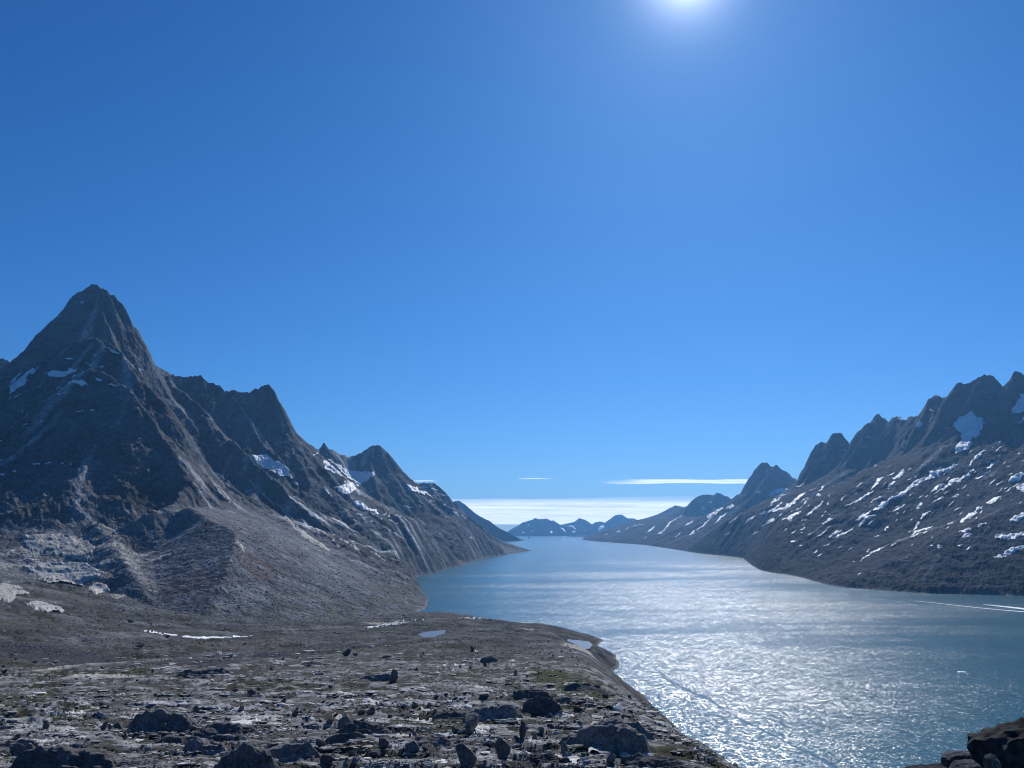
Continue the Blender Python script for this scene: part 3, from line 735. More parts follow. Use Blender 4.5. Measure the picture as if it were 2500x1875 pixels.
# far ranges
def far_block(name, x0, x1, y0, y1, d, ridges, label, snow=None):
    R = Raster(x0, x1, y0, y1, d); X, Y = R.X, R.Y
    wx = X+90*fbm(X/900, Y/900, 3, 440); wy = Y+90*fbm(X/900, Y/900, 3, 443)
    h = np.full(X.shape, -1e9)
    for pts, s1, d1, s2 in ridges: h = np.maximum(h, cone(wx, wy, pts, s1, d1, s2))
    lic = flowlic(R, np.maximum(h, -200), 1.6, 14, 45, 3)
    h = h + np.where(h > 0, np.clip(h/300, 0, 1)*(28*ridged(X/420, Y/420, 4, 450)+16*lic), 0)
    n = grid_normals(X, Y, h)
    c = np.ones(X.shape+(3,))*np.array((.12, .115, .11))
    c = lerp3(c, (.07, .066, .06), sstep(-.2, .4, fbm(X/900, Y/900, 3, 460)))
    V = np.stack([X, Y, h], -1).reshape(-1, 3)
    Fc = grid_faces(*X.shape)
    sel = V[:, 2][Fc].max(1) > -20
    o = emit(name, V, Fc, sel, M_FAR, c.reshape(-1, 3), n.reshape(-1, 3))
    tag(o, label, 'mountain', 'hazy mountains at the fjord mouth', 'structure')
    return o, R, h

D = 27000
farA, RFA, ZFA = far_block('mountain', -1500, 3200, 24200, 30500, 45, [
  (PL((1225, 1302, D), (1240, 1298, D), (1258, 1287, D), (1277, 1276, D), (1290, 1273, D), (1300, 1271, D), (1308, 1266, D), (1316, 1269, D), (1327, 1268, D), (1334, 1267, D), (1345, 1272, D), (1352, 1271, D), (1362, 1277, D), (1374, 1288, D), (1390, 1298, D+300), (1410, 1304, D+300)), .75, 400, .5),
  ], 'blue hazy massif with a ragged crest, first beyond the fjord mouth')
farB, RFB, ZFB = far_block('mountain', 1000, 4300, 26200, 32000, 45, [
  (PL((1370, 1284, D+2000), (1385, 1278, D+2000), (1400, 1275, D+2000), (1408, 1270, D+2000), (1415, 1265.5, D+2000), (1424, 1269, D+2000), (1434, 1273, D+2000), (1443, 1280, D+2000), (1452, 1288, D+2000), (1470, 1298, D+2000)), .75, 400, .5),
  (PL((1443, 1284, D+2600), (1455, 1276, D+2600), (1465, 1274, D+2600), (1473, 1277, D+2600), (1483, 1285, D+2600)), .6, 300, .5),
  ], 'pointed blue mountain in the middle of the far skyline')
farC, RFC, ZFC = far_block('mountain', 2500, 8200, 25500, 32500, 50, [
  (PL((1470, 1284, D+1500), (1482, 1274, D+1500), (1490, 1266, D+1500), (1499, 1258, D+1500), (1510, 1256.5, D+1500), (1519, 1257, D+1500), (1528, 1264, D+1500), (1536, 1266, D+1500), (1545, 1264, D+1500), (1555, 1269, D+1500), (1566, 1270, D+1500), (1578, 1266, D+1500), (1590, 1272, D+1500), (1640, 1272, D+1500), (1760, 1275, D+1500)), .75, 400, .5),
  ], 'broad flat-topped blue mountain at the right end of the far skyline')
farD, RFD, ZFD = far_block('mountain', -3200, 700, 12000, 22500, 45, [
  (PL((1040, 1250, 16000), (1090, 1236, 16000), (1107, 1226, 16000), (1116, 1223, 16000), (1128, 1222.5, 16000), (1138, 1229, 16000), (1150, 1242, 16000), (1163, 1260, 16000), (1178, 1279, 16000), (1195, 1293, 16000), (1215, 1303, 16000), (1245, 1318, 16200), (1262, 1322, 16300)), .9, 300, .6),
  (PL((1150, 1287, 20500), (1175, 1290, 20500), (1200, 1294, 20500), (1225, 1303, 20000), (1258, 1309, 19500)), .5, 300, .4),
  ], 'dark blue hill peeping out behind the left shoulder of the fjord')
# low islets
def islet(px, py, wpx, hpx, label, dpx=None):
    x, y, z = W(px, py)
    w = wpx*y/1900/2; h = hpx*y/1900
    n = 24
    a, r = np.meshgrid(np.linspace(0, 2*np.pi, n, endpoint=False), np.linspace(1, 0, 6), indexing='ij')
    rr = r*(1+.3*fbm(np.cos(a)*1.5+px, np.sin(a)*1.5, 2, 470))
    xx = x+w*rr*np.cos(a); yy = y+w*.8*rr*np.sin(a)
    zz = h*(1-r**1.5)*(1+.5*perlin(xx/w*2, yy/w*2, 5))-1*r
    V = np.stack([xx, yy, zz], -1).reshape(-1, 3)
    f = []
    for i in range(n):
        for j in range(5): f.append((i*6+j, ((i+1) % n)*6+j, ((i+1) % n)*6+j+1, i*6+j+1))
    o = mesh_obj('islet', V, f, M_FAR, None, True, np.ones((len(V), 3))*.08)
    tag(o, label, 'islet', 'low islets far down the fjord', 'structure')
islet(1291, 1314, 7, 3, 'tiny dark skerry alone on the far water')
islet(1268, 1319.5, 36, 3.5, 'long low islet off the far left shore')
islet(1366, 1316.5, 14, 1.2, 'faint flat skerries in the middle of the far water')
islet(1415, 1311.5, 62, 4.5, 'low dark point in front of the far mountains')

# ------------------------------------------------------------------ water
x0, x1, y0, y1 = -14000, 16000, -1500, 31500
wat = mesh_obj('water', [(x0, y0, 0), (x1, y0, 0), (x1, y1, 0), (x0, y1, 0)], [(0, 1, 2, 3)], M_WATER)
tag(wat, 'blue fjord water glittering under the sun', kind='structure')

# ------------------------------------------------------------------ hitting the terrain through picture pixels
def hit(px, py, zf, y0, y1, n=700):
    px = np.atleast_1d(np.asarray(px, float)); py = np.atleast_1d(np.asarray(py, float))
    u, m = ray(px, py)
    yy = np.exp(np.linspace(math.log(y0), math.log(y1), n))
    Yg = np.broadcast_to(yy, (len(px), n)); Xg = u[:, None]*yy
    zt = zf(Xg, Yg); dz = zt-(H+m[:, None]*yy)
    ok = dz > 0
    k = ok.argmax(1); found = ok.any(1) & (k > 0)
    k = np.maximum(k, 1)
    r = np.arange(len(px))
    d0 = dz[r, k-1]; d1 = dz[r, k]
    tt = np.clip(-d0/(d1-d0+1e-12), 0, 1)
    y = yy[k-1]+(yy[k]-yy[k-1])*tt
    x = u*y
    return x, y, zf(x, y), found
for_fan = {}
def fanhit(fan_, zf, px, py):
    """first crossing of the picture ray with a fan's columns"""
    px = np.atleast_1d(np.asarray(px, float)); py = np.atleast_1d(np.asarray(py, float))
    uu, Yf, Zf = fan_
    key = id(Yf)
    if key not in for_fan: for_fan[key] = np.maximum.accumulate((Zf-H)/Yf, axis=1)
    CM = for_fan[key]
    u, m = ray(px, py)
    ci = np.clip(np.round((u-uu[0])/(uu[1]-uu[0])).astype(int), 0, len(uu)-1)
    y = np.empty(len(px)); fd = np.zeros(len(px), bool)
    for k in range(0, len(px), 3000):
        sl = slice(k, k+3000); c = CM[ci[sl]]; yy = Yf[ci[sl]]
        i = (c < m[sl, None]).sum(1); ok = (i > 0) & (i < c.shape[1])
        i = np.clip(i, 1, c.shape[1]-1); r = np.arange(len(i))
        c0 = c[r, i-1]; c1 = c[r, i]
        t_ = np.clip((m[sl]-c0)/(c1-c0+1e-12), 0, 1)
        y[sl] = yy[r, i-1]+(yy[r, i]-yy[r, i-1])*t_; fd[sl] = ok
    x = u*y
    return x, y, zf(x, y), fd
def hit_west(px, py): return fanhit(FANW, zwest, px, py)
def hit_east(px, py): return fanhit(FANE, zeast, px, py)
def hit_near(px, py):
    x, y, z, f = fanhit(FANG, zwest, px, py)
    if not f.all():
        a = hit_west(px, py); m = ~f
        x[m], y[m], z[m] = a[0][m], a[1][m], a[2][m]; f[m] = a[3][m]
    return x, y, z, f
def far_z(R, A): return lambda x, y: R.lin(A, x, y)

def patch(name, parent, poly, hf, mat, thick, step=2.2, rag=2.5, label=None, seed=0, jump=90):
    """a sheet of snow draped over the ground inside a ragged outline"""
    poly = np.array(poly, float)
    x0, y0 = poly.min(0)-4; x1, y1 = poly.max(0)+4
    step = min(step, max((y1-y0-8)/5, .5), max((x1-x0-8)/7, .5))
    gx, gy = np.meshgrid(np.arange(x0, x1+step, step), np.arange(y0, y1+step, step), indexing='ij')
    wxp = gx+rag*(fbm(gx/14, gy/14, 3, 500+seed)+.28*fbm(gx/5.5, gy/5.5, 2, 540+seed)); wyp = gy+rag*(.8*fbm(gx/14, gy/14, 3, 520+seed)+.28*fbm(gx/5.5, gy/5.5, 2, 560+seed))
    d, _ = polydist(wxp, wyp, [tuple(p) for p in poly], True)
    ins = inside(wxp, wyp, [tuple(p) for p in poly])
    s = np.where(ins, d, -d)
    use = s > -step*1.05
    idx = -np.ones(gx.shape, int)
    if use.sum() < 4: return None
    x, y, z, f = hf(gx[use], gy[use])
    zg = np.full(gx.shape, np.nan); zg[use] = z
    for _ in range(9 if mat is M_SNOW else 1):
        pz = np.pad(zg, 1, constant_values=np.nan)
        st4 = np.stack([pz[1:-1, 1:-1], pz[:-2, 1:-1], pz[2:, 1:-1], pz[1:-1, :-2], pz[1:-1, 2:]])
        ok4 = ~np.isnan(st4) & (np.abs(st4-st4[:1]) < jump*.3)
        zg = np.where(np.isnan(zg), np.nan, np.where(ok4, st4, 0).sum(0)/np.maximum(ok4.sum(0), 1))
    z = zg[use]
    e = np.clip(s[use]/(2.5*step), -.45, 1)
    z = z + thick*e
    idx[use] = np.arange(use.sum())
    q = np.stack([idx[:-1, :-1], idx[1:, :-1], idx[1:, 1:], idx[:-1, 1:]], -1).reshape(-1, 4)
    q = q[(q >= 0).all(1)]
    q = q[f[q].all(1)]
    if not len(q): return None
    yq = y[q]; q = q[(yq.max(1)-yq.min(1)) < jump*np.maximum(1, yq.mean(1)/4000)]
    if not len(q): return None
    if name == 'rock_slab':
        lab_ = np.arange(len(x))
        for _ in range(400):
            m_ = lab_[q].min(1); old = lab_.copy()
            np.minimum.at(lab_, q.ravel(), np.repeat(m_, 4))
            if (lab_ == old).all(): break
        ids, cnt = np.unique(lab_[q[:, 0]], return_counts=True)
        q = q[lab_[q[:, 0]] == ids[cnt.argmax()]]
        if len(q) < 6: return None
    used, inv = np.unique(q.ravel(), return_inverse=True)
    V = np.stack([x, y, z], -1)[used]
    o = mesh_obj(name, V, inv.reshape(q.shape), mat, parent, True)
    if label: o['label'] = label
    if name == 'rock_slab': o['kind'] = 'thing'
    return o

def streak(cx, cy, L, w, ang, seed):
    """outline of an elongated patch; ang in degrees, picture sense (positive = rising to the right)"""
    r = random.Random(seed)
    a = math.radians(ang); pts = []
    n = 7
    bend = r.uniform(-.12, .12)*L
    for sgn in (1, -1):
        for i in range(n):
            tt = i/(n-1) if sgn == 1 else 1-i/(n-1)
            ww = w*.5*math.sin(math.pi*min(max(tt, .06), .94))**.6*r.uniform(.6, 1.3)
            ux = (tt-.5)*L; uy = sgn*ww+bend*math.sin(math.pi*tt)
            pts.append((cx+ux*math.cos(a)-uy*math.sin(a)*-1*-1, cy-ux*math.sin(a)-uy*math.cos(a)))
    return pts

# snow on the right wall: outlines of the large fields, then streaks along the gullies
snowE = [
 [(2330, 1030), (2345, 1018), (2365, 1005), (2385, 1012), (2405, 1022), (2400, 1045), (2390, 1065), (2372, 1072), (2376, 1088), (2352, 1102), (2335, 1108), (2328, 1090), (2345, 1075), (2340, 1055), (2328, 1040)],
 [(2470, 1000), (2490, 965), (2515, 950), (2515, 1000), (2488, 1008), (2470, 1012)],
 [(2482, 1030), (2515, 1005), (2515, 1020), (2486, 1036)],
 [(2270, 1150), (2310, 1140), (2345, 1128), (2320, 1150), (2265, 1172)],
]
st_E = [(2385, 1120, 58, 9, 48), (2352, 1160, 60, 9, 33), (2325, 1182, 60, 9, 38), (2418, 1135, 30, 6, 48), (2395, 1160, 36, 6, 30), (2290, 1190, 40, 7, 30), (2235, 1185, 80, 13, 32), (2200, 1205, 50, 11, 26),
  (2195, 1158, 34, 14, 42), (2178, 1180, 22, 6, 36), (2142, 1178, 40, 9, 50), (2110, 1212, 55, 8, 32), (2140, 1217, 26, 6, 32), (2162, 1222, 44, 7, 34), (2150, 1235, 40, 9, 28), (2120, 1270, 56, 8, 33), (2108, 1258, 44, 8, 33), (2195, 1240, 36, 5, 32),
  (2242, 1235, 22, 7, 52), (2290, 1220, 34, 7, 26), (2262, 1258, 34, 8, 32), (2235, 1285, 30, 8, 60), (2250, 1300, 66, 6, 22), (2240, 1305, 26, 4, 20), (2040, 1303, 34, 8, 30), (1990, 1240, 56, 8, 38), (2020, 1272, 26, 6, 36),
  (2365, 1262, 46, 12, 30), (2320, 1277, 22, 5, 20), (2385, 1245, 28, 8, 40), (2480, 1165, 42, 20, 30), (2495, 1185, 30, 22, 30), (2425, 1218, 40, 10, 30), (2355, 1295, 30, 7, 20), (2360, 1307, 24, 8, 15),
  (2490, 1262, 50, 18, 24), (2465, 1307, 70, 12, 6), (2500, 1305, 40, 10, 6), (2470, 1345, 46, 14, 20), (2490, 1335, 36, 10, 10), (2440, 1358, 30, 7, 5), (2295, 1333, 14, 6, 5), (2130, 1352, 72, 5, 30), (2085, 1369, 10, 4, 0), (2060, 1300, 60, 5, 28),
  (1955, 1183, 24, 8, 12), (1905, 1218, 60, 9, 30), (1950, 1212, 46, 8, 38), (1925, 1235, 46, 12, 32), (1880, 1240, 66, 8, 28), (1895, 1245, 40, 6, 20), (1860, 1225, 24, 6, 30), (1970, 1225, 18, 5, 35), (1938, 1258, 40, 9, 30), (1885, 1270, 12, 10, 45), (1870, 1275, 30, 5, 35), (1830, 1272, 40, 5, 38), (1915, 1265, 18, 5, 30), (1998, 1208, 10, 9, 40), (2005, 1190, 20, 5, 45),
  (1845, 1300, 16, 4, 30), (1960, 1290, 14, 4, 30), (2165, 1290, 16, 6, 40), (2230, 1330, 10, 4, 20), (2100, 1400, 12, 3, 10), (2205, 1090, 5, 8, 70), (2062, 1097, 8, 14, 75), (2112, 1090, 16, 4, 5), (2118, 1068, 12, 3, 10), (2136, 1138, 14, 4, 10), (2246, 1037, 16, 13, 50), (2275, 1020, 22, 4, 55), (2275, 1001, 18, 4, -25), (2200, 1022, 20, 4, -30), (2310, 1046, 8, 4, 0),
  (2330, 1212, 20, 5, 30), (2310, 1150, 30, 5, 42), (2440, 1180, 22, 6, 35), (2400, 1280, 24, 6, 25), (2345, 1330, 18, 5, 12), (2180, 1330, 18, 4, 25), (2020, 1330, 20, 4, 25), (1935, 1320, 18, 3, 25), (1780, 1300, 20, 3, 30)]
def east_parent(px, py):
    x, y, z, f = hit_east(px, py)
    i = int(np.clip((x[0]-RE.x0)/RE.d+.5, 0, RE.nx-1)); j = int(np.clip((y[0]-RE.y0)/RE.d+.5, 0, RE.ny-1))
    return east_m.get(int(ownE[j, i]), east_m[E_WALL])
for i, pl in enumerate(snowE):
    c = np.mean(pl, 0)
    patch('snow_field', east_parent(*c), pl, hit_east, M_SNOW, 5, 1.6, 11, seed=i)
for i, sdef in enumerate(st_E):
    patch('snow_patch', east_parent(sdef[0], sdef[1]), streak(*sdef, seed=i), hit_east, M_SNOW, 4, 1.1, 6, seed=i+10)
r_ = random.Random(77)
for i in range(130):
    q_ = r_.random(); cx_ = 1900+600*q_
    top = np.interp(cx_, [1900, 2100, 2300, 2500], [1190, 1140, 1090, 1040]); cy_ = r_.triangular(top, 1385, top+60)
    L_ = r_.choice((6, 8, 10, 14, 22)); sd_ = (cx_, cy_, L_, r_.uniform(1.6, 3.4), r_.uniform(20, 48))
    patch('snow_patch', east_parent(cx_, cy_), streak(*sd_, seed=i+5000), hit_east, M_SNOW, 3.5, 1.1, 3, seed=i+700)
# peaks beyond on the right
st_E2 = [(1745, 1250, 46, 16, 32), (1722, 1275, 60, 5, 42), (1640, 1282, 70, 6, 42), (1683, 1275, 24, 5, 38), (1782, 1235, 22, 10, 38), (1720, 1222, 40, 4, -10), (1590, 1290, 34, 6, 40), (1560, 1283, 34, 3, 10), (1715, 1240, 14, 12, 40), (1850, 1200, 14, 10, 40), (1900, 1200, 50, 14, 16), (1875, 1150, 30, 3, 52), (1760, 1265, 40, 6, 40), (1612, 1300, 12, 4, 40), (1655, 1305, 16, 4, 40), (1530, 1290, 14, 3, 35), (1510, 1296, 8, 3, 20), (1690, 1300, 20, 4, 45), (1660, 1262, 14, 3, 40), (1480, 1303, 8, 2.5, 20), (1795, 1265, 40, 5, 40), (1575, 1312, 12, 3, 40)]
for i, sdef in enumerate(st_E2):
    patch('snow_patch', east_parent(sdef[0], sdef[1]), streak(*sdef, seed=i+300), hit_east, M_SNOW, 5, 1.2, 5, seed=i+90)

# snow on the left wall
snowW = [
 [(18, 940), (40, 915), (70, 900), (98, 893), (88, 908), (60, 925), (72, 930), (45, 950), (20, 963), (26, 950)],
 [(108, 912), (130, 903), (150, 905), (185, 900), (203, 902), (175, 908), (160, 920), (140, 924), (118, 915)],
 [(160, 932), (180, 925), (200, 926), (222, 938), (205, 942), (180, 938)],
 [(602, 1112), (630, 1108), (650, 1107), (668, 1120), (690, 1132), (705, 1150), (715, 1168), (690, 1162), (665, 1150), (640, 1142), (622, 1128)],
 [(783, 1120), (800, 1120), (820, 1128), (845, 1140), (880, 1150), (920, 1148), (905, 1170), (880, 1185), (855, 1205), (832, 1208), (818, 1190), (845, 1182), (845, 1165), (815, 1158), (795, 1145)],
 [(860, 1225), (880, 1222), (895, 1235), (920, 1245), (925, 1255), (900, 1250), (870, 1240)],
 [(990, 1180), (1015, 1186), (1025, 1195), (1045, 1200), (1070, 1212), (1072, 1220), (1050, 1212), (1030, 1206), (1010, 1200), (995, 1192)],
]
st_W = [(228, 828, 30, 4, -2), (277, 855, 32, 6, -30), (323, 888, 14, 4, -32), (343, 901, 12, 4, -22), (200, 738, 10, 5, 0), (170, 876, 22, 5, 0), (215, 890, 26, 5, -22), (232, 868, 6, 6, 0), (247, 895, 18, 4, 0), (182, 918, 16, 7, 20), (240, 926, 18, 6, -20), (275, 940, 22, 5, -6), (143, 947, 14, 4, 30), (145, 961, 16, 3, 0), (40, 965, 20, 6, 35), (24, 972, 10, 3, 40), (195, 1003, 20, 4, 8), (225, 1001, 10, 4, 0), (100, 1028, 12, 4, 12), (63, 1037, 12, 4, 12), (88, 1131, 20, 5, 5), (118, 1131, 14, 4, 0), (152, 1130, 8, 3, 40), (173, 1133, 6, 3, 0), (35, 1149, 12, 4, 10), (5, 1160, 14, 8, 0), (3, 1122, 8, 5, 0), (2, 1076, 8, 4, 20), (55, 1004, 8, 4, 30), (96, 944, 12, 3, 10),
  (389, 898, 10, 4, 25), (398, 913, 8, 3, -20), (514, 1022, 14, 6, -30), (635, 1130, 40, 5, -32), (722, 1180, 8, 14, 60), (560, 1040, 10, 4, -30),
  (770, 1106, 30, 5, 28), (800, 1200, 30, 5, -55), (842, 1206, 16, 6, 10), (975, 1260, 18, 4, 0), (952, 1258, 8, 6, 40), (931, 1267, 6, 4, 0), (908, 1273, 12, 4, -5), (968, 1276, 8, 3, 0), (895, 1265, 14, 5, 20), (940, 1253, 10, 5, 30), (905, 1200, 18, 3, 30), (908, 1213, 10, 4, 50),
  (1027, 1226, 18, 4, -35), (1025, 1234, 10, 4, -60), (980, 1232, 20, 4, -20), (1000, 1236, 24, 4, -20), (1080, 1205, 24, 4, -20), (1095, 1238, 30, 5, -20), (1110, 1252, 24, 5, -35), (1130, 1262, 20, 3, -40), (1060, 1195, 20, 5, -10), (1035, 1190, 22, 4, 0), (1055, 1222, 12, 3, -10), (1150, 1312, 8, 3, -10)]
def west_parent(px, py):
    x, y, z, f = hit_west(px, py)
    i = int(np.clip((x[0]-RW.x0)/RW.d+.5, 0, RW.nx-1)); j = int(np.clip((y[0]-RW.y0)/RW.d+.5, 0, RW.ny-1))
    return west_m.get(int(own[j, i]), west_m[M_DOME])
for i, pl in enumerate(snowW):
    c = np.mean(pl, 0)
    patch('glacier' if i in (3, 4) else 'snow_field', west_parent(*c), pl, hit_west, M_SNOW, 5, 1.6, 10, seed=i+40)
for i, sdef in enumerate(st_W):
    patch('snow_patch', west_parent(sdef[0], sdef[1]), streak(*sdef, seed=i+600), hit_west, M_SNOW, 4, 1.1, 5, seed=i+140)
M_POLISH = terrain_mat('polished_slab_rock', [26, 7], [(14, 2.2), (4, .8)], .35, False, (.42, .40, .365), .2, .7)
keyP = [([(52, 1306), (110, 1302), (165, 1304), (205, 1316), (228, 1330), (226, 1350), (214, 1370), (190, 1366), (160, 1358), (110, 1352), (70, 1344), (58, 1326)], 'large pale polished slab at the foot of the dark cliff, upper left'),
        ([(48, 1380), (80, 1376), (150, 1372), (210, 1374), (250, 1398), (240, 1410), (206, 1420), (198, 1440), (150, 1440), (105, 1424), (85, 1404)], 'pale striped slab below the large polished slab'),
        ([(212, 1434), (236, 1420), (258, 1428), (270, 1442), (240, 1450), (218, 1448)], 'small rounded pale slab at the right end of the striped slab'),
        ([(-10, 1426), (20, 1422), (50, 1434), (74, 1450), (40, 1452), (30, 1470), (-10, 1464)], 'pale slab with dark stripes at the left edge of the picture'),
        ([(56, 1472), (100, 1468), (160, 1486), (150, 1500), (110, 1498), (80, 1486)], 'broken pale slabs above the stony plain at far left'),
        ([(-10, 1498), (40, 1497), (115, 1510), (80, 1516), (-10, 1512)], 'low bright slab strip at far left above the plain'),
        ([(266, 1450), (306, 1452), (308, 1458), (280, 1461)], 'thin pale slab alone on the scree right of the striped slab')]
for i, (pl, lab) in enumerate(keyP):
    o = patch('rock_slab', None, pl, hit_west, M_POLISH, 3.5, 1.6, 5, seed=i+400, jump=40)
    if o: tag(o, lab, 'rock slab', 'polished slabs at the foot of the dark cliff')
keyQ = [(738, 1292, 170, 13, -38, 'longest bright streak of bare slab on the flank below the tower'), (800, 1318, 100, 8, -36, 'second bright slab streak right of the longest one'), (852, 1330, 64, 8, -33, 'short bright slab streak low on the flank below the tower'),
        (700, 1252, 66, 8, -46, 'bright slab streak above the longest one on the flank'), (552, 1212, 84, 11, -42, 'pale smooth slab low on the sunlit rib of the dark shoulder'), (585, 1330, 40, 12, -50, 'pale broken slab at the toe of the sunlit rib'),
        (915, 1355, 60, 4, -30, 'thin pale slab streak near the shore below the horn'), (640, 1205, 90, 6, -45, 'thin pale streak of slab beside the shadowed gully'), (860, 1268, 80, 5, -33, 'pale slab streak below the hanging glacier'), (960, 1300, 60, 4, -32, 'small pale slab streak under the rounded horn')]
for i, q_ in enumerate(keyQ):
    o = patch('rock_slab', None, streak(*q_[:5], seed=i+1300), hit_west, M_POLISH, 3.5, 1.3, 4, seed=i+430, jump=60)
    if o: tag(o, q_[5], 'rock slab', 'bare slab streaks on the left wall')
# snow on the far massifs
for fo_, R, A, ls in ((farA, RFA, ZFA, [(1345, 1299, 8, 5, -50), (1277, 1300, 8, 3, 0), (1374, 1293, 16, 4, -40), (1300, 1296, 6, 2, 40), (1290, 1282, 4, 3, 0)]),
                      (farB, RFB, ZFB, [(1394, 1286, 18, 4, 0), (1402, 1289, 10, 3, -35), (1400, 1299, 12, 5, 10), (1374, 1281, 10, 4, 0), (1430, 1294, 4, 3, 0)]),
                      (farC, RFC, ZFC, [(1468, 1289, 18, 9, 42), (1545, 1270, 3, 3, 0)])):
    for i, sdef in enumerate(ls):
        patch('snow_patch', fo_, streak(*sdef, seed=i+900), lambda a, b: hit(a, b, far_z(R, A), 24300, 32000, 300), M_SNOW, 16, 1.0, 1.0, seed=i+220, jump=400)

# ------------------------------------------------------------------ rocks
def ico(sub):
    bm = bmesh.new(); bmesh.ops.create_icosphere(bm, subdivisions=sub, radius=1)
    v = np.array([p.co[:] for p in bm.verts]); f = np.array([[q.index for q in p.verts] for p in bm.faces]); bm.free()
    return v, f
ICO = {k: ico(k) for k in (1, 2, 3, 4, 5)}

def noise3(p, s, seed):
    return (perlin(p[:, 0]*s+5, p[:, 1]*s+p[:, 2]*s*.7, seed)+perlin(p[:, 1]*s, p[:, 2]*s-p[:, 0]*s*.6, seed+7)+perlin(p[:, 2]*s+p[:, 0]*s*.5, p[:, 0]*s-p[:, 1]*s*.4, seed+13))/3

def rock_shape(seed, sub=3, cuts=9, lo=.5, hi_=.85, rough=.10, planes=(), fine=.03):
    """unit rock: a ball split by random planes, then weathered"""
    r = np.random.default_rng(seed)
    v, f = ICO[sub]; v = v.copy()
    v *= (1+.22*noise3(v, 1.1, seed))[:, None]
    for n, o in planes:
        n = np.array(n, float); n /= np.linalg.norm(n)
        d = v@n-o; m = d > 0; v[m] -= np.outer(d[m], n)*.97
    for k in range(cuts):
        n = r.normal(size=3); n /= np.linalg.norm(n)
        o = r.uniform(lo, hi_)
        d = v@n-o; m = d > 0; v[m] -= np.outer(d[m], n)*.95
    nv = v/np.linalg.norm(v, axis=1, keepdims=True)
    v = v + nv*(rough*noise3(v, 2.3, seed+3)+fine*noise3(v, 6.5, seed+5))[:, None]
    return v, f

def shape_mesh(name, v, f, mat, ang=32):
    me = bpy.data.meshes.new(name)
    me.from_pydata(v.tolist(), [], f.tolist())
    me.polygons.foreach_set('use_smooth', np.ones(len(f), bool))
    me.update(); me.set_sharp_from_angle(angle=math.radians(ang))
    me.materials.append(mat)
    return me

def put(name, me, x, y, z, dims, rz=0., tilt=(0, 0)):
    o = bpy.data.objects.new(name, me); S.collection.objects.link(o)
    o.location = (x, y, z); o.scale = dims; o.rotation_euler = (tilt[0], tilt[1], rz)
    return o

def place_px(name, me, cx, base, wpx, hpx, depth=1.0, rz=0., sink=.18, tilt=(0, 0), up=0.):
    """stand a rock on the ground where the photo shows it; width and height given in photo pixels"""
    x, y, z, f = hit_near(cx, base)
    x, y, z = float(x[0]), float(y[0]), float(z[0])
    rr = math.hypot(x, y)
    w = wpx*y/1878/2; h = hpx*y/1850
    hz_ = h*(.5+sink*.5)
    sc = y/rr
    y2 = y + w*depth*.7
    return put(name, me, x*(y2/y), y2, z + h*.5 - sink*h*.5 + up, (w*1.12, w*1.12*depth, hz_*1.12), rz, tilt)

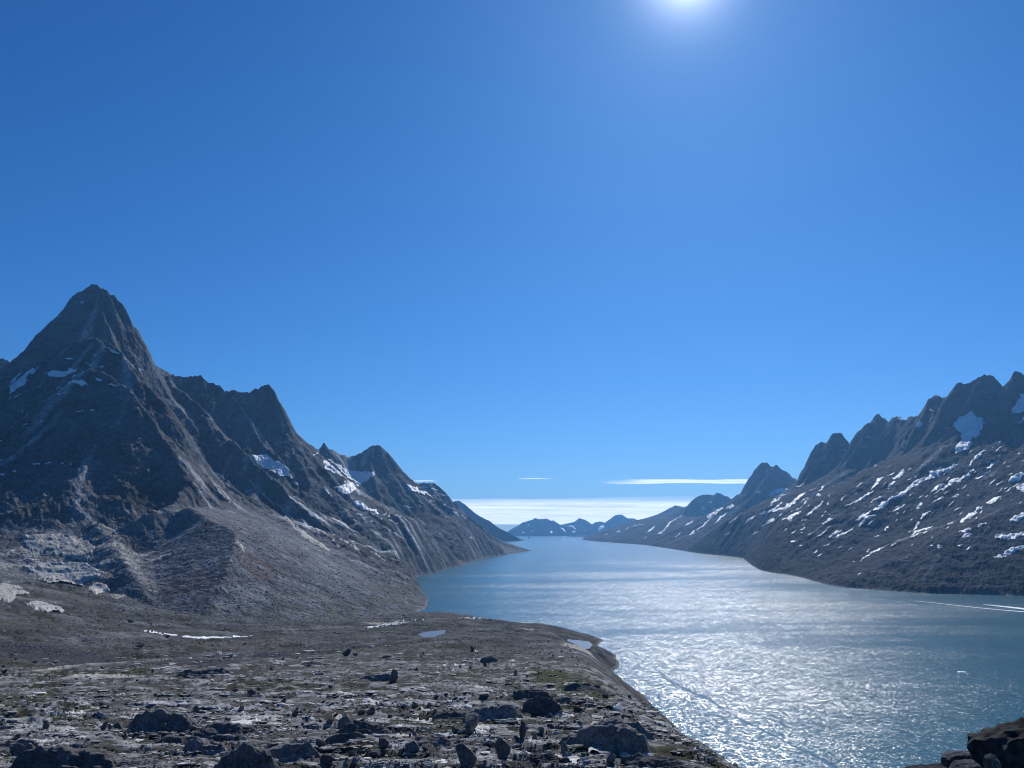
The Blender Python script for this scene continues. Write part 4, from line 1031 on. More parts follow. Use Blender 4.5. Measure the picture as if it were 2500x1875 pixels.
# dark boulders picked out one by one: x, base y, width, height in the photo, shape, label
FACE = [((0, -1, .18), .45)]
B_MESH = [shape_mesh('boulder_shape', *rock_shape(700+i, 4, 16, .42, .78, .07, [], .03), M_BOULDER) for i in range(10)]
B_FACED = [shape_mesh('boulder_shape', *rock_shape(740+i, 4, 14, .45, .8, .06, [((.25*(-1)**i, -1, .25), .42), ((.6, .1, .8), .55)], .03), M_BOULDER) for i in range(5)]
keyB = [
 (960, 1668, 23, 38, 0, 'tall dark boulder standing alone at the end of a thin pale ledge'),
 (848, 1601, 28, 16, 1, 'dark wedge-shaped boulder lying on the far rim of the slope'),
 (868, 1601, 14, 7, 2, 'low dark stone just right of the wedge-shaped boulder on the rim'),
 (1148, 1783, 47, 34, 3, 'big black rounded boulder with a smaller one leaning before it'),
 (1145, 1796, 25, 24, 4, 'grey rounded boulder in front of the big black one'),
 (1111, 1791, 25, 15, 5, 'low grey wedge boulder left of the big black rounded one'),
 (1274, 1808, 20, 40, 6, 'narrow upright dark stone pointing skyward beside pale slabs'),
 (1306, 1809, 14, 16, 7, 'small dark block right of the narrow upright stone'),
 (1262, 1810, 17, 12, 2, 'small dark lump at the foot of the narrow upright stone'),
 (1378, 1837, 24, 28, 8, 'dark upright block among pale slanting slabs near the bottom'),
 (1136, 1876, 52, 50, 10, 'largest blue-grey faceted boulder at the bottom of the slope'),
 (1228, 1856, 38, 46, 11, 'flat-faced grey boulder with a sloping top, right of the largest faceted one'),
 (842, 1786, 40, 42, 12, 'dark three-cornered boulder rising above the loose stones'),
 (937, 1834, 34, 27, 13, 'three-sided grey boulder in the rubble left of the smooth egg-shaped one'),
 (1005, 1838, 50, 29, 9, 'smooth egg-shaped grey boulder among rubble'),
 (950, 1755, 14, 12, 0, 'small dark stone above the blue-grey dome'),
 (905, 1745, 26, 19, 1, 'dark angular boulder perched on the blue-grey dome'),
 (880, 1746, 20, 12, 3, 'pale-capped stone beside the perched boulder on the dome'),
 (1153, 1590, 11, 12, 4, 'small black cube-like boulder sitting on a far pale ledge'),
 (1184, 1627, 12, 13, 5, 'black boulder below the far dark outcrop with a slanting back'),
 (1258, 1647, 9, 12, 6, 'small dark stone on the pale banded rib'),
 (113, 1780, 18, 17, 7, 'dark block at the edge of the long pale slab on the left'),
 (258, 1768, 14, 12, 8, 'dark round stone topping a pale slab, left of the big whaleback'),
 (268, 1782, 12, 13, 2, 'small black stone leaning against a pale boulder on the left'),
 (252, 1783, 14, 13, 4, 'pale-topped stone between two dark ones on the left'),
 (290, 1780, 32, 17, 9, 'dark rounded boulder at the left foot of the big whaleback'),
 (588, 1737, 16, 14, 0, 'dark stone standing on pale slabs right of the long ledge'),
 (693, 1714, 18, 12, 1, 'dark block on the layered ledges at mid slope'),
 (803, 1771, 18, 15, 3, 'dark brown boulder left of the three-cornered one'),
 (721, 1749, 22, 11, 5, 'low boulder with a bright rim among flat slabs'),
 (866, 1866, 18, 14, 7, 'dark low stone near the bottom edge'),
 (780, 1826, 30, 16, 8, 'dark low boulder right of the black hollow'),
 (800, 1868, 30, 26, 14, 'squared grey boulder by the bottom edge below the dark low boulder'),
 (913, 1850, 32, 17, 9, 'dark ridged stone with a lit edge in the near rubble'),
 (862, 1846, 24, 13, 6, 'brown low stone left of the dark ridged one'),
 (10, 1644, 13, 8, 4, 'dark boulder on the sandy flat at the left edge'),
 (342, 1584, 20, 10, 2, 'dark angular boulder alone on the stony plain'),
 (408, 1557, 14, 8, 0, 'lone grey boulder near the snow strip on the plain'),
 (245, 1540, 6, 5, 1, 'pale block at the foot of the polished slabs'),
 (318, 1520, 16, 8, 3, 'pale boulder at the foot of the talus fan'),
 (478, 1735, 16, 9, 5, 'pointed stone sticking up on the right end of the long ledge'),
 (1050, 1728, 15, 11, 6, 'dark pointed stone among pale flagstones'),
 (1012, 1726, 18, 12, 8, 'dark round stone left of the pointed one among flagstones'),
 (1342, 1752, 18, 10, 7, 'dark stone under the black wedge outcrop'),
 (1368, 1745, 12, 12, 9, 'round stone above a speckled pale slab'),
 (1410, 1738, 24, 14, 2, 'brown boulder right of the speckled pale slab'),
 (1478, 1704, 20, 9, 3, 'dark stone on the crest of the mossy slope'),
 (660, 1665, 16, 7, 1, 'low dark boulder on the brown bank'),
 (572, 1690, 14, 8, 5, 'long tilted stone where the brown bank meets the ledges'),
 (615, 1700, 32, 16, 4, 'brown tilted block on the brown bank above the ledges'),
 (1490, 1868, 26, 24, 6, 'black rock at the bottom by the pale diagonal slabs'),
 (1570, 1872, 34, 20, 0, 'dark rock on the crest above the water, bottom edge'),
 (1040, 1545 + 290, 14, 12, 3, 'grey stone right of the smooth egg-shaped boulder'),
]
allB = B_MESH + B_FACED
for i, (cx, by, w, h, sh, lab) in enumerate(keyB):
    o = place_px('boulder', allB[sh], cx, by, w, h, .9 if sh < 10 else .85, (i*1.7) % 6.28 if sh < 10 else (i % 3-1)*.25)
    tag(o, lab, 'boulder', 'dark boulders on the near slope')

# outcrops of ice-worn bedrock: backs that rise gently from behind and break off steeply towards the eye
def grown_rock(name, cx, by, w, h, kind, seed, mat):
    x, y, z, f = hit_near(cx, by); x0, y0 = float(x[0]), float(y[0])
    Wd = w*y0/1878; Hh = h*y0/1850*.72; D = Wd*(.62 if kind == 's' else .66)
    D = max(D, Hh*1.3)
    nx, ny = 64, 44
    s_, t_ = np.meshgrid(np.linspace(-1.05, 1.05, nx), np.linspace(0, 1, ny)**1.5, indexing='ij')
    r_ = random.Random(seed); sk = r_.uniform(-.45, .45); rot = r_.uniform(-.25, .25)
    k = seed*3.7
    nz = fbm(s_*1.6+k, t_*2.2-k, 4, 650)
    rr = np.sqrt(s_**2+(1.7*(t_-.42))**2)+.30*nz+.10*fbm(s_*7+k, t_*7, 2, 655)
    e = sstep(1.02, .55, rr)
    front = (.16 if kind == 's' else .55)
    tt = t_-.10*fbm(s_*2.2+k, t_*0+k, 3, 660)-.03*fbm(s_*9+k, t_*2, 2, 663)
    fr = sstep(.05, .05+front, tt)
    if kind == 's': fr = .35*sstep(.02, .10, tt)+.65*sstep(.12, .26, tt+.05*nz)
    back = 1-.30*sstep(.25, .75, t_)-.6*sstep(.7, 1.0, t_)
    hh = e**.55*fr*back*(1+sk*s_)*(.9+.35*nz)
    q = hh*4.2+1.2*fbm(s_*1.2-k, t_*1.5, 2, 667)
    stp = (np.floor(q)+sstep(.62, .98, q-np.floor(q)))/4.2-1.2*fbm(s_*1.2-k, t_*1.5, 2, 667)/4.2
    hh = np.maximum(hh*.45+stp*.55, 0)*(e > .02)
    hh = hh+e*(.05*fbm(s_*3+k, t_*9, 3, 670)+.022*fbm(s_*12, t_*22+k, 2, 673))
    lx = s_*Wd*.5; lyy = t_*D
    xx = x0*(1+D*.0/y0)+lx*math.cos(rot)-(lyy-D*.3)*math.sin(rot); yy = y0-D*.12+lyy*math.cos(rot)+lx*math.sin(rot)
    zz = zwest(xx, yy)+hh*Hh-.35*(1-sstep(0, .2, e))
    idx = np.arange(nx*ny).reshape(nx, ny)
    fq = grid_faces(nx, ny)
    keep = (e.ravel()[fq] > .015).any(1)
    fq = fq[keep]; used, inv = np.unique(fq.ravel(), return_inverse=True)
    V = np.stack([xx, yy, zz], -1).reshape(-1, 3)[used]
    c0 = V.mean(0); c0[2] = V[:, 2].min()
    o = mesh_obj(name, V-c0, inv.reshape(fq.shape), mat, None, True)
    o.location = c0.tolist(); o.data.set_sharp_from_angle(angle=math.radians(38))
    return o
OC_DOME = [shape_mesh('outcrop_shape', *rock_shape(820+i, 5, 8, .55, .85, .16, [((.15, -.2, .95), .5)], .06), M_CRAG, 28) for i in range(3)]
keyO = [
 (388, 1778, 150, 56, 's', 0, 'large dark whaleback outcrop with a shaded face on the left slope'),
 (543, 1796, 150, 44, 'd', 0, 'smooth grey whaleback right of the large dark one'),
 (150, 1880, 240, 66, 's', 1, 'biggest dark outcrop at the bottom left corner'),
 (30, 1842, 90, 30, 'd', 3, 'pale low outcrop at the left edge above the biggest dark one'),
 (595, 1874, 130, 62, 's', 2, 'black hollow-faced outcrop at the bottom between rubble banks'),
 (705, 1850, 140, 34, 's', 3, 'long dark ledge running right from the black hollow'),
 (500, 1842, 110, 34, 's', 0, 'jagged dark ledge above the diagonal rock seam'),
 (330, 1872, 120, 28, 'd', 1, 'low grey rock seam running diagonally at the bottom'),
 (420, 1812, 130, 18, 's', 2, 'low blue-black step below the large dark whaleback'),
 (1200, 1756, 140, 46, 's', 1, 'dark jagged outcrop above the big black boulder'),
 (1110, 1752, 110, 20, 's', 3, 'long low dark outcrop reaching left of the jagged one'),
 (1325, 1739, 86, 40, 's', 2, 'black wedge outcrop with a lit right edge'),
 (1302, 1708, 90, 32, 'd', 0, 'grey domed slab with a dark cap behind the black wedge'),
 (1405, 1712, 100, 14, 's', 1, 'thin dark shelf right of the domed slab'),
 (1480, 1832, 200, 66, 's', 3, 'huge black-faced outcrop with a pale sloping top near the shore'),
 (1530, 1800, 130, 34, 's', 0, 'long black rib below the pale slabs by the shore'),
 (1325, 1857, 84, 26, 'd', 2, 'pale layered dome at the bottom beside the dark upright block'),
 (890, 1794, 110, 50, 'd', 1, 'blue-grey dome of fractured rock behind the three-cornered boulder'),
 (840, 1814, 84, 20, 's', 2, 'low blue-grey ridge stone in front of the fractured dome'),
 (1050, 1822, 120, 30, 'd', 3, 'blue fractured ledge above the egg-shaped boulder'),
 (1195, 1618, 40, 16, 's', 0, 'dark far outcrop with a slanting back on the brown slope'),
 (915, 1662, 90, 14, 's', 2, 'thin grey ledge pointing at the lone standing boulder'),
 (760, 1625, 50, 13, 'd', 0, 'small pale hump on the brown bank'),
 (490, 1650, 120, 20, 's', 3, 'dark rubbly hump beside the sandy flat'),
 (1440, 1690, 110, 22, 'd', 1, 'fractured rock rise on the crest beside the moss'),
 (1610, 1880, 150, 40, 'd', 2, 'rounded grey slab on the crest at the bottom right of the slope'),
]
for i, (cx, by, w, h, kd, sh, lab) in enumerate(keyO):
    o = grown_rock('rock_outcrop', cx, by, w*1.08, h, kd, i+1, M_OUT)
    tag(o, lab, 'rock outcrop', 'bedrock outcrops on the near slope')

# pale flat slabs
def ragged(cx, by, w, h, seed):
    """outline of a slab in the picture: flat-bottomed, ragged, pointed at the ends"""
    r = random.Random(seed); n = 9; top = []; bot = []
    tl_ = r.uniform(-.35, .35)*h
    for i in range(n+1):
        q = i/n; env = max(.12, math.sin(math.pi*q))**.55
        xq = cx+(q-.5)*w; yq = by-h*.5-(q-.5)*tl_*2
        top.append((xq, yq-h*.5*env*r.uniform(.45, 1.1)))
        bot.append((xq+r.uniform(-.04, .04)*w, yq+h*.5*env*r.uniform(.5, 1.05)))
    return top+bot[::-1]
def slab(cx, by, w, h, seed):
    x, y, z, f = hit_near(cx, by)
    th = min(1.6, max(.3, h*float(y[0])/1850*.42))
    st_ = max(min(w/16, h/5), .45)
    return patch('rock_slab', None, ragged(cx, by, w, h, seed), hit_near, M_SLAB, th, st_, min(2.5, h*.16), seed=seed, jump=5)
keyS = [
 (1030, 1764, 62, 12, 'ragged pale slab left of the big black boulder'), (1088, 1802, 58, 13, 'pale slab under the low grey wedge boulder'), (1170, 1797, 34, 16, 'bright slab at the right foot of the big black boulder'),
 (1238, 1766, 74, 10, 'long pale slab above the narrow upright stone'), (1375, 1752, 56, 13, 'speckled pale slab below the black wedge outcrop'), (1345, 1809, 72, 9, 'narrow pale beam of rock right of the narrow upright stone'),
 (1290, 1778, 70, 9, 'dark-edged pale ledge behind the narrow upright stone'), (1440, 1722, 64, 24, 'broad pale slab sloping towards the shore below the crest'), (1430, 1850, 108, 30, 'broad diagonal pale slab near the bottom'),
 (1242, 1701, 38, 8, 'bright slab left of the grey domed slab'), (1045, 1722, 64, 10, 'cluster-edge pale flagstone on the mid slope'), (1120, 1708, 26, 7, 'grey oval slab above the jagged outcrop'),
 (1040, 1737, 52, 8, 'pale flagstone under the dark pointed stone'), (1136, 1670, 58, 6, 'thin bright ledge at the top of the rubble slope'), (1045, 1697, 32, 6, 'small bright flagstone on the left of the rubble slope'),
 (133, 1746, 54, 8, 'pale flat slab on the upper left ledges'), (185, 1744, 74, 8, 'long pale slab on the upper left ledges'), (99, 1736, 42, 10, 'grey sloping slab at the left end of the ledges'),
 (245, 1749, 74, 8, 'pale slab leading right along the upper left ledges'), (150, 1785, 58, 13, 'pale ragged slab right of the dark block on the left'), (48, 1783, 40, 10, 'pale plate lying on moss at the far left'),
 (237, 1777, 54, 12, 'white slab under the dark round stone'), (249, 1733, 54, 10, 'bright slab at the top of the ledges'), (100, 1770, 200, 20, 'longest pale slab on the left slope'),
 (658, 1755, 74, 11, 'bright knobbly slab in the middle of the slope'), (767, 1780, 46, 15, 'pale tilted slab left of the three-cornered boulder'), (823, 1759, 32, 18, 'pale upright slab behind the three-cornered boulder'),
 (901, 1722, 54, 20, 'pale crumbling slab right of the layered ledges'), (980, 1727, 42, 13, 'layered pale slab at mid slope'), (388, 1722, 130, 14, 'long flat-topped ledge above the large dark whaleback'),
 (530, 1735, 60, 9, 'pale slab right of the long flat-topped ledge'), (1175, 1592, 58, 3.5, 'thin far ledge with a black cube-like boulder'), (905, 1582, 42, 5, 'pale patch of slab on the far rim'),
 (945, 1579, 30, 5, 'second pale slab on the far rim'), (1252, 1627, 42, 8, 'smooth pale hump on the brown slope'), (1345, 1668, 72, 26, 'pale banded rib running down towards the mossy slope'),
 (1285, 1648, 76, 12, 'ragged pale outcrop at the head of the banded rib'), (1100, 1625, 70, 5, 'pale ledge below the far dark outcrop'), (1020, 1603, 30, 5, 'tilted pale slab near the far rim'),
 (1530, 1735, 110, 26, 'broad pale slab on the crest above the water'), (1500, 1778, 130, 22, 'pale diagonal slab above the long black rib'), (1540, 1850, 120, 24, 'pale slab right of the huge black-faced outcrop'),
 (1400, 1870, 90, 20, 'pale fractured slab at the bottom edge'), (1290, 1738, 36, 12, 'white slab at the right end of the jagged outcrop'), (990, 1800, 70, 10, 'thin pale ledge running to the blue-grey dome'),
 (600, 1768, 90, 12, 'pale flank slab of the smooth grey whaleback'), (690, 1725, 70, 8, 'stack of thin pale ledges at mid slope'), (840, 1700, 40, 5, 'thin pale flag above the crumbling slab')]
for i, (cx, by, w, h, lab) in enumerate(keyS):
    o = slab(cx, by, w, h, i+2000)
    if o: tag(o, lab, 'rock slab', 'pale bedrock slabs on the near slope')

# the close rocks at the bottom right corner, below the viewpoint
v, f = rock_shape(901, 5, 14, .55, .85, .16, [((-.95, -.2, .12), .64), ((-.15, -1, .1), .6), ((-.36, .1, .92), .62)], .11)
crag = shape_mesh('crag_shape', v, f, M_CRAG, 26)
v, f = rock_shape(905, 5, 9, .6, .88, .15, [((-.2, .1, .95), .55), ((0, -1, .2), .6)], .10)
ledge = shape_mesh('ledge_shape', v, f, M_CRAG, 26)
def close_rock(name, me, cx, cy, wpx, hpx, y, depth, lab, rz=0):
    c = P(cx, cy, y); w = wpx*y/1878/2; h = hpx*y/1850/2
    o = put(name, me, c[0], c[1], c[2], (w, w*depth, h), rz)
    tag(o, lab, 'rock', 'close rocks below the viewpoint')
close_rock('rock_outcrop', crag, 2520, 1880, 330, 270, 27, .7, 'big near-black crag filling the bottom right corner')
close_rock('rock_outcrop', ledge, 2350, 1872, 120, 92, 30, .8, 'sloping ledge left of the big near-black crag')
close_rock('boulder', B_MESH[9], 2350, 1880, 100, 62, 26.5, .8, 'rounded grey boulder below the sloping ledge')
close_rock('boulder', B_MESH[3], 2428, 1872, 46, 62, 24.5, .8, 'small domed boulder leaning on the big near-black crag')
close_rock('rock_outcrop', OC_DOME[1], 2280, 1892, 130, 60, 27.5, .8, 'flat-topped low rock at the bottom edge by the water')
close_rock('rock_outcrop', OC_DOME[2], 2400, 1960, 420, 150, 27, .6, 'base ledge carrying the close rocks in the bottom right corner')

# further boulders and slabs, too alike to single out, each a rock of its own
def scatter(n, seed, x0, x1, y0, y1, smin_, smax_, power=2.2):
    r = np.random.default_rng(seed)
    px = r.uniform(x0, x1, n); py = y0+(y1-y0)*r.uniform(0, 1, n)
    s = smin_*(1-r.uniform(0, 1, n)*(1-(smin_/smax_)**power))**(-1/power)
    return px, py, s
def crest_px(py): return np.interp(py, [1640, 1660, 1700, 1770, 1830, 1875], [1420, 1480, 1560, 1690, 1780, 1840])
BL = [shape_mesh('boulder_shape', *rock_shape(920+i, 3, 16, .40, .75, .06, [], .03), M_BOULDER, 25) for i in range(10)]
ANCH = [(960, 1650, 'lone standing boulder'), (848, 1594, 'wedge boulder on the far rim'), (1148, 1770, 'big black boulder'), (1274, 1790, 'narrow upright stone'), (1378, 1825, 'dark upright block'), (1136, 1855, 'largest faceted boulder'),
        (842, 1765, 'three-cornered boulder'), (1005, 1825, 'egg-shaped boulder'), (890, 1765, 'fractured blue-grey dome'), (113, 1772, 'dark block on the left slab'), (388, 1750, 'large dark whaleback'), (543, 1775, 'smooth grey whaleback'),
        (150, 1850, 'bottom left outcrop'), (595, 1845, 'black hollow'), (705, 1838, 'long dark ledge'), (1200, 1735, 'jagged outcrop'), (1325, 1722, 'black wedge outcrop'), (1302, 1692, 'grey domed slab'), (1480, 1800, 'huge black-faced outcrop'),
        (1195, 1610, 'far outcrop with the slanting back'), (1345, 1655, 'banded rib'), (388, 1714, 'long flat-topped ledge'), (342, 1580, 'angular boulder on the plain'), (693, 1708, 'dark block on the layered ledges'), (1430, 1840, 'broad diagonal slab'),
        (250, 1640, 'sandy flat'), (658, 1750, 'bright knobbly slab'), (1050, 1720, 'dark pointed stone'), (490, 1640, 'rubbly hump by the sandy flat'), (760, 1618, 'small pale hump'), (30, 1830, 'low outcrop at the left edge')]
SIDES = ('right of', 'below and right of', 'below', 'below and left of', 'left of', 'above and left of', 'above', 'above and right of')
ORD = ('nearest', 'second', 'third', 'fourth', 'fifth', 'sixth', 'seventh', 'eighth', 'ninth', 'tenth', 'eleventh', 'twelfth', 'thirteenth', 'fourteenth', 'fifteenth')
def labelled(rows, what, cat, group):
    """each rock named by the landmark it lies beside and its turn counted away from it"""
    bins = {}
    for o, a, b_ in rows:
        k = min(ANCH, key=lambda q: (q[0]-a)**2+((q[1]-b_)*2.2)**2)
        sd_ = int(((math.degrees(math.atan2((b_-k[1])*1.6, a-k[0]))+22.5) % 360)//45)
        bins.setdefault((k[2], sd_), []).append(((a-k[0])**2+(b_-k[1])**2, o))
    for (nm_, sd_), L in bins.items():
        L.sort(key=lambda q: q[0])
        for i, (d, o) in enumerate(L):
            tag(o, '%s %s %s the %s' % (ORD[min(i, 14)], what, SIDES[sd_], nm_), cat, group)
rows = []
px, py, s = scatter(62, 51, 0, 1800, 1690, 1880, 9, 22)
ok = px < crest_px(py)-15
for i, (a, b_, c) in enumerate(zip(px[ok], py[ok], s[ok])):
    rows.append((place_px('boulder', BL[i % 10], a, b_, c, c*random.uniform(.5, .9), 1, random.uniform(0, 6.28), .3), a, b_))
px, py, s = scatter(30, 52, 0, 1330, 1575, 1690, 6, 12)
ok = px < crest_px(py)-30
for i, (a, b_, c) in enumerate(zip(px[ok], py[ok], s[ok])):
    rows.append((place_px('boulder', BL[(i+3) % 10], a, b_, c, c*random.uniform(.45, .8), 1, random.uniform(0, 6.28), .3), a, b_))
labelled(rows, 'small grey boulder', 'boulder', 'small boulders on the near slope')
rows = []
px, py, s = scatter(230, 53, 0, 1800, 1695, 1880, 18, 62, 1.6)
ok = px < crest_px(py)-25
for i, (a, b_, c) in enumerate(zip(px[ok], py[ok], s[ok])):
    o = slab(a, b_, c, c*random.uniform(.12, .26), 3000+i)
    if o: rows.append((o, a, b_))
px, py, s = scatter(75, 54, 380, 1420, 1595, 1700, 14, 44, 1.6)
ok = px < crest_px(py)-20
for i, (a, b_, c) in enumerate(zip(px[ok], py[ok], s[ok])):
    o = slab(a, b_, c, c*random.uniform(.10, .17), 3500+i)
    if o: rows.append((o, a, b_))
labelled(rows, 'small pale slab', 'rock slab', 'small pale slabs in the near slope')

# loose stones, uncountable: one mesh
def stones(name, n, seed, x0, x1, y0, y1, s0, s1, mat_cols, flat, label, sub=1, power=2.4, clump=True, turn=6.28, long=1.0, cl=-.12, talus=False):
    px, py, s = scatter(n, seed, x0, x1, y0, y1, s0, s1, power)
    if clump:
        k = fbm(px/150, py/45, 4, seed)+.35*fbm(px/30, py/12, 2, seed+4)
        m = k > cl
        px, py, s = px[m], py[m], s[m]
    m = px < crest_px(py)-5 if y1 > 1640 else np.ones(len(px), bool)
    px, py, s = px[m], py[m], s[m]
    xs, ys, zs, f = [], [], [], []
    for k in range(0, len(px), 4000):
        a = hit_near(px[k:k+4000], py[k:k+4000])
        xs.append(a[0]); ys.append(a[1]); zs.append(a[2]); f.append(a[3])
    x = np.concatenate(xs); y = np.concatenate(ys); z = np.concatenate(zs); f = np.concatenate(f)
    f &= ((RW.lin(A_mt, x, y) < .9) if not talus else (RW.lin(A_rock, x, y) < .5)) & (z > .8)
    x, y, z, s = x[f], y[f], z[f], s[f]
    r = np.random.default_rng(seed+1)
    bases = [rock_shape(960+i+seed, sub, 5, .5, .85, .2, [], 0) for i in range(24)]
    V, Fq, C = [], [], []; off = 0
    rad = s*y/1878/2
    for i in range(len(x)):
        bv, bf = bases[i % 24]
        a = r.uniform(-turn/2, turn/2); ca, sa = math.cos(a), math.sin(a)
        dx, dy, dz = rad[i]*r.uniform(.8, 1.3)*long, rad[i]*r.uniform(.7, 1.1), rad[i]*r.uniform(*flat)
        p = bv*(dx, dy, dz)
        q = np.empty_like(p); q[:, 0] = p[:, 0]*ca-p[:, 1]*sa; q[:, 1] = p[:, 0]*sa+p[:, 1]*ca; q[:, 2] = p[:, 2]
        q += (x[i], y[i], z[i]+dz*.35)
        V.append(q); Fq.append(bf+off); off += len(bv)
        c = np.array(mat_cols[r.integers(len(mat_cols))])*r.uniform(.75, 1.2)
        C.append(np.broadcast_to(c, (len(bv), 3)))
    o = mesh_obj(name, np.concatenate(V), np.concatenate(Fq), M_GROUND, None, False, np.concatenate(C))
    tag(o, label, 'stones', None, 'stuff')
    return o
GREYS = [(.12, .116, .11), (.2, .195, .185), (.08, .077, .073), (.34, .33, .315), (.46, .45, .43), (.28, .27, .26)]
stones('rubble', 15000, 61, -20, 1860, 1695, 1890, 2.8, 12, GREYS, (.4, .9), 'loose rubble covering the near slope')
stones('rubble', 8500, 62, -20, 1420, 1560, 1700, 1.8, 6, GREYS, (.4, .9), 'scattered stones over the brown bank and the plain')
stones('rubble', 7000, 63, -20, 1300, 1500, 1580, 1.3, 4, GREYS, (.4, .8), 'bouldery moraine debris on the far plain', 1, 2.4, False)

stones('rubble', 9000, 66, 180, 1010, 1270, 1530, 1.5, 6, GREYS, (.5, .9), 'scree blocks strewn over the fan below the pyramid peak', 1, 2.2, True, 6.28, 1.0, -.3, True)
PALE = [(.34, .33, .31), (.44, .43, .41), (.52, .51, .48), (.28, .27, .255)]
stones('flagstones', 4200, 64, -20, 1860, 1690, 1890, 7, 26, PALE, (.16, .30), 'broken pale flagstones littering the near slope', 1, 2.0, True, 1.0, 1.35, -.02)
stones('flagstones', 2400, 65, 100, 1480, 1585, 1700, 5, 18, PALE, (.12, .24), 'broken pale flagstones on the upper slope', 1, 2.0, True, .8, 1.5, .05)

# ------------------------------------------------------------------ small water and snow on the plain, marks on the fjord
def sheet(name, poly, mat, z=None, lift=.3, label=None, cat=None, kind=None, group=None, hf=None, step=1.6, rag=1.2, seed=0):
    """flat pool (z given) or a thin strip draped on the ground"""
    if z is not None:
        pts = [W(a, b_, z) for a, b_ in poly]
        bm = bmesh.new(); vs = [bm.verts.new(p) for p in pts]; fc = bm.faces.new(vs)
        bmesh.ops.triangulate(bm, faces=[fc])
        me = bpy.data.meshes.new(name); bm.normal_update()
        for q in bm.faces:
            if q.normal.z < 0: q.normal_flip()
        bm.to_mesh(me); bm.free(); me.materials.append(mat)
        o = bpy.data.objects.new(name, me); S.collection.objects.link(o)
    else:
        o = patch(name, None, poly, hf or hit_near, mat, lift, step, rag, seed=seed)
        if o is None: return None
    return tag(o, label, cat, group, kind)
sheet('pond', [(1020, 1549), (1034, 1543), (1068, 1539.5), (1088, 1538), (1086, 1546), (1066, 1553), (1050, 1562), (1034, 1558)], M_POND, POOLS[0][1], label='small blue pond on the stony delta', cat='pond')
sheet('lagoon', [(1382, 1559), (1400, 1561), (1440, 1567), (1447, 1575), (1438, 1584), (1412, 1589), (1398, 1586), (1408, 1577), (1398, 1571), (1384, 1566)], M_LAGOON, POOLS[1][1], label='shallow silvery lagoon behind the beach at the delta edge', cat='lagoon')
sheet('snow_strip', streak(485, 1546, 270, 3, -2.2, 71), M_SNOW, None, .5, 'thin bright strip of snow along the foot of the talus', 'snow strip', step=1.4, rag=.8)
sheet('stream', [(880, 1535), (905, 1529), (940, 1524), (965, 1518), (995, 1514), (1033, 1511), (1034, 1514), (1000, 1517), (970, 1524), (945, 1528), (905, 1534), (882, 1538)], M_STREAM, None, .2, 'glinting white stream running across the delta', 'stream', step=1.2, rag=.8)
sheet('stream', [(1118, 1508), (1150, 1507.5), (1190, 1508.5), (1232, 1511), (1225, 1513), (1180, 1511), (1130, 1510)], M_STREAM, None, .25, 'short pale channel along the tip of the delta', 'stream', step=1.0, rag=.5, seed=3)

def wake(pts, widths, label, seed):
    V = []; n = len(pts)
    for (a, b_), w in zip(pts, widths):
        x, y, z = W(a, b_); x2, y2, z2 = W(a, b_+w)
        V += [(x, y, .12), ((x+x2)/2, (y+y2)/2, .34), (x2, y2, .12)]
    f = []
    for i in range(n-1):
        for k in range(2): f.append((i*3+k, i*3+k+1, (i+1)*3+k+1, (i+1)*3+k))
    o = mesh_obj('foam_trail', V, f, M_FOAM)
    tag(o, label, 'foam trail', 'foam trails on the fjord')
wake([(2400, 1475.5), (2420, 1477), (2445, 1479.2), (2470, 1481.5), (2500, 1484.5), (2600, 1494)], [.3, 1.2, 2.2, 3.0, 3.6, 4.2], 'broad white wake crossing the water near the right edge', 1)
wake([(2235, 1467), (2280, 1471.5), (2330, 1477), (2390, 1483.5), (2450, 1489), (2500, 1493), (2600, 1501)], [.3, .6, .7, .9, 1.0, 1.2, 1.5], 'thin pale wake line below the broad white one', 2)
V = []; sl_pts = [(1606, 1622), (1612, 1640), (1622, 1656), (1650, 1672), (1690, 1690), (1735, 1708), (1775, 1738), (1830, 1768), (1890, 1796), (1950, 1826), (2000, 1852), (2050, 1880), (2110, 1912)]
sl_w = [1, 3, 5, 6, 7, 6, 5, 4, 4, 5, 6, 6, 6]
tq = np.linspace(0, len(sl_pts)-1, 240); kx = np.arange(len(sl_pts))
sx_ = np.interp(tq, kx, [p[0] for p in sl_pts]); sy_ = np.interp(tq, kx, [p[1] for p in sl_pts]); sw_ = np.interp(tq, kx, sl_w)
sx_ += 3*fbm(tq*1.3, tq*0, 3, 700); sw_ *= np.clip(.75+1.1*fbm(tq*4, tq*0, 3, 705), .05, 2); sy_ += 2.5*fbm(tq*2, tq*0+3, 3, 709)
for a, b_, w in zip(sx_, sy_, sw_):
    for q in (-.5, 0, .5): p = W(a-q*w*1.2, b_+q*w); V.append((p[0], p[1], .05))
f = [(i*3+k, i*3+k+1, i*3+k+4, i*3+k+3) for i in range(239) for k in (0, 1)]
o = mesh_obj('slick', V, f, M_SLICK); tag(o, 'dark curving line of calm water near the shore', kind='stuff')
x, y, z = W(2350, 1641)
v, f = rock_shape(990, 3, 7, .5, .85, .25, [((0, 0, 1), .3)], .08)
o = put('ice_floe', shape_mesh('floe_shape', v, f, M_ICE), x, y, .3, (8.5, 6, 1.6), .2)
tag(o, 'small white ice floe drifting alone on the right of the fjord', 'ice floe')

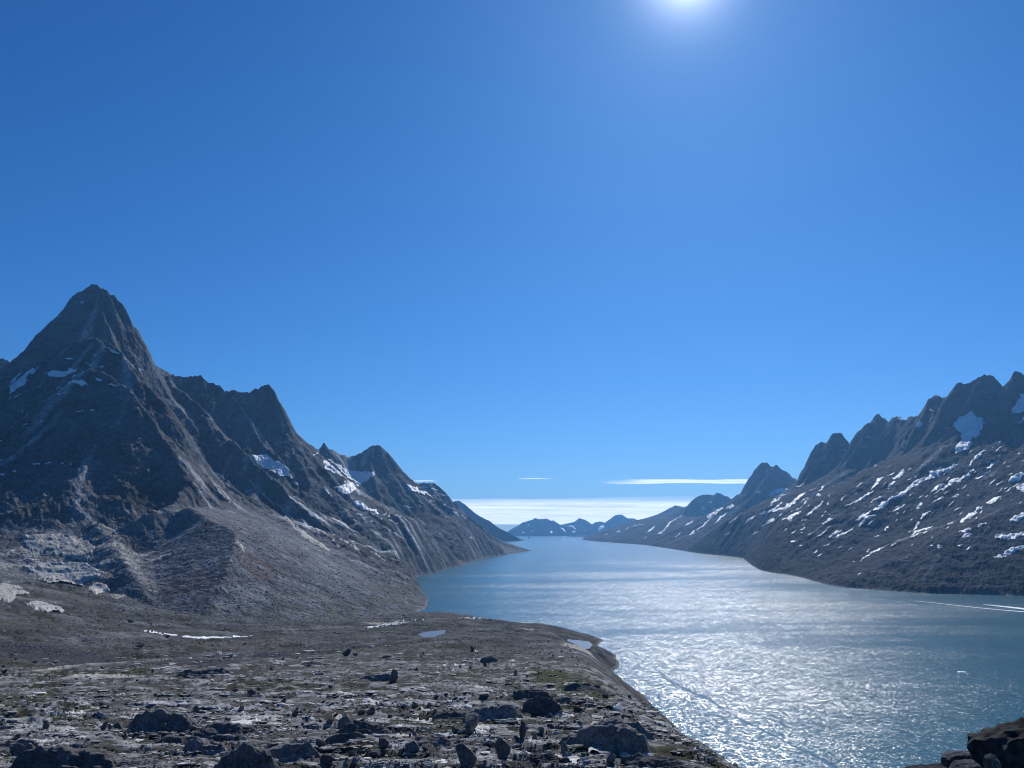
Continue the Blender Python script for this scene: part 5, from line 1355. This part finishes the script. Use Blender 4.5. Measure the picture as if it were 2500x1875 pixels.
# ------------------------------------------------------------------ clouds beyond the fjord mouth
t = NT('cloud_layer')
pos = t.new('ShaderNodeNewGeometry').outputs['Position']
n1 = t.noise(vscale(pos, (.00006, .00011, 0)), 1.0, 6, .6)
n2 = t.noise(vscale(pos, (.00022, .0005, 0)), 1.0, 5, .6)
n3 = t.noise(vscale(pos, (.0007, .0022, 0)), 1.0, 5, .65)
mx = t.math('ADD', t.math('ADD', t.math('MULTIPLY', n1.outputs['Fac'], .5), t.math('MULTIPLY', n2.outputs['Fac'], .3)), t.math('MULTIPLY', n3.outputs['Fac'], .2))
a = t.new('ShaderNodeAttribute', attribute_name='tint')
cov = t.math('ADD', mx, t.math('SUBTRACT', a.outputs['Fac'], .5))
op = t.ramp(cov, [(.40, 0), (.66, 1)])
shade = t.ramp(mx, [(.40, (1.9, 1.85, 1.75)), (.50, (1.6, 1.57, 1.5)), (.60, (.95, .98, 1.03))])
tl = t.new('ShaderNodeBsdfTranslucent'); t.link(shade.outputs['Color'], tl.inputs['Color'])
tr = t.new('ShaderNodeBsdfTransparent')
ms = t.new('ShaderNodeMixShader'); t.link(op.outputs['Color'], ms.inputs[0]); t.link(tr.outputs[0], ms.inputs[1]); t.link(tl.outputs[0], ms.inputs[2])
t.link(ms.outputs[0], t.out.inputs['Surface'])
M_CLOUD = t.m
def cloud_sheet(name, x0, x1, y0, y1, z, nx, ny, label, seed, edge=.15, dens=.62):
    X, Y = np.meshgrid(np.linspace(x0, x1, nx), np.linspace(y0, y1, ny), indexing='ij')
    u = (X-x0)/(x1-x0); v = (Y-y0)/(y1-y0)
    e = np.minimum(np.minimum(u, 1-u)/edge, np.minimum(v/(.09 if edge < .3 else .4), (1-v)/(.1 if edge < .3 else .4))); e = np.clip(e, 0, 1)
    Z = z+120*fbm(X/16000, Y/16000, 3, seed)+50*fbm(X/3500, Y/3500, 2, seed+5)
    V = np.stack([X, Y, Z], -1).reshape(-1, 3)
    c = np.repeat((.2+e*(dens-.2)).reshape(-1, 1), 3, 1)
    o = mesh_obj(name, V, grid_faces(nx, ny), M_CLOUD, None, True, c)
    tag(o, label, 'cloud', 'clouds over the fjord mouth', 'stuff' if 'bank' in name else None)
cloud_sheet('cloud_bank', -90000, 150000, 41000, 420000, 2260, 90, 160, 'long flat bank of white cloud over the fjord mouth', 81, .08, .86)
cloud_sheet('cloud', -7000, -3200, 42500, 44500, 2900, 20, 10, 'thin wisp above the left end of the cloud bank', 83, .5, .62)
cloud_sheet('cloud', -300, 2800, 41000, 43500, 2920, 20, 10, 'small wisp above the middle of the cloud bank', 85, .5, .64)
cloud_sheet('cloud', 3200, 22000, 40500, 45000, 2780, 40, 14, 'long streak of cloud above the right end of the bank', 87, .22, .62)
# ------------------------------------------------------------------ haze and clouds
t = NT('haze_air')
pv = t.new('ShaderNodeVolumePrincipled')
pv.inputs['Color'].default_value = (*HAZE_COLOR, 1); pv.inputs['Density'].default_value = HAZE_DENSITY
pv.inputs['Anisotropy'].default_value = 0.5
t.link(pv.outputs[0], t.out.inputs['Volume'])
bx = [(-15000, -2500), (17000, -2500), (17000, 33500), (-15000, 33500)]
Vh = [(x, y, z) for z in (-60, 1560) for x, y in bx]
hz = mesh_obj('haze', Vh, [(3, 2, 1, 0), (4, 5, 6, 7), (0, 1, 5, 4), (1, 2, 6, 5), (2, 3, 7, 6), (3, 0, 4, 7)], t.m, smooth=False)
tag(hz, kind='stuff')
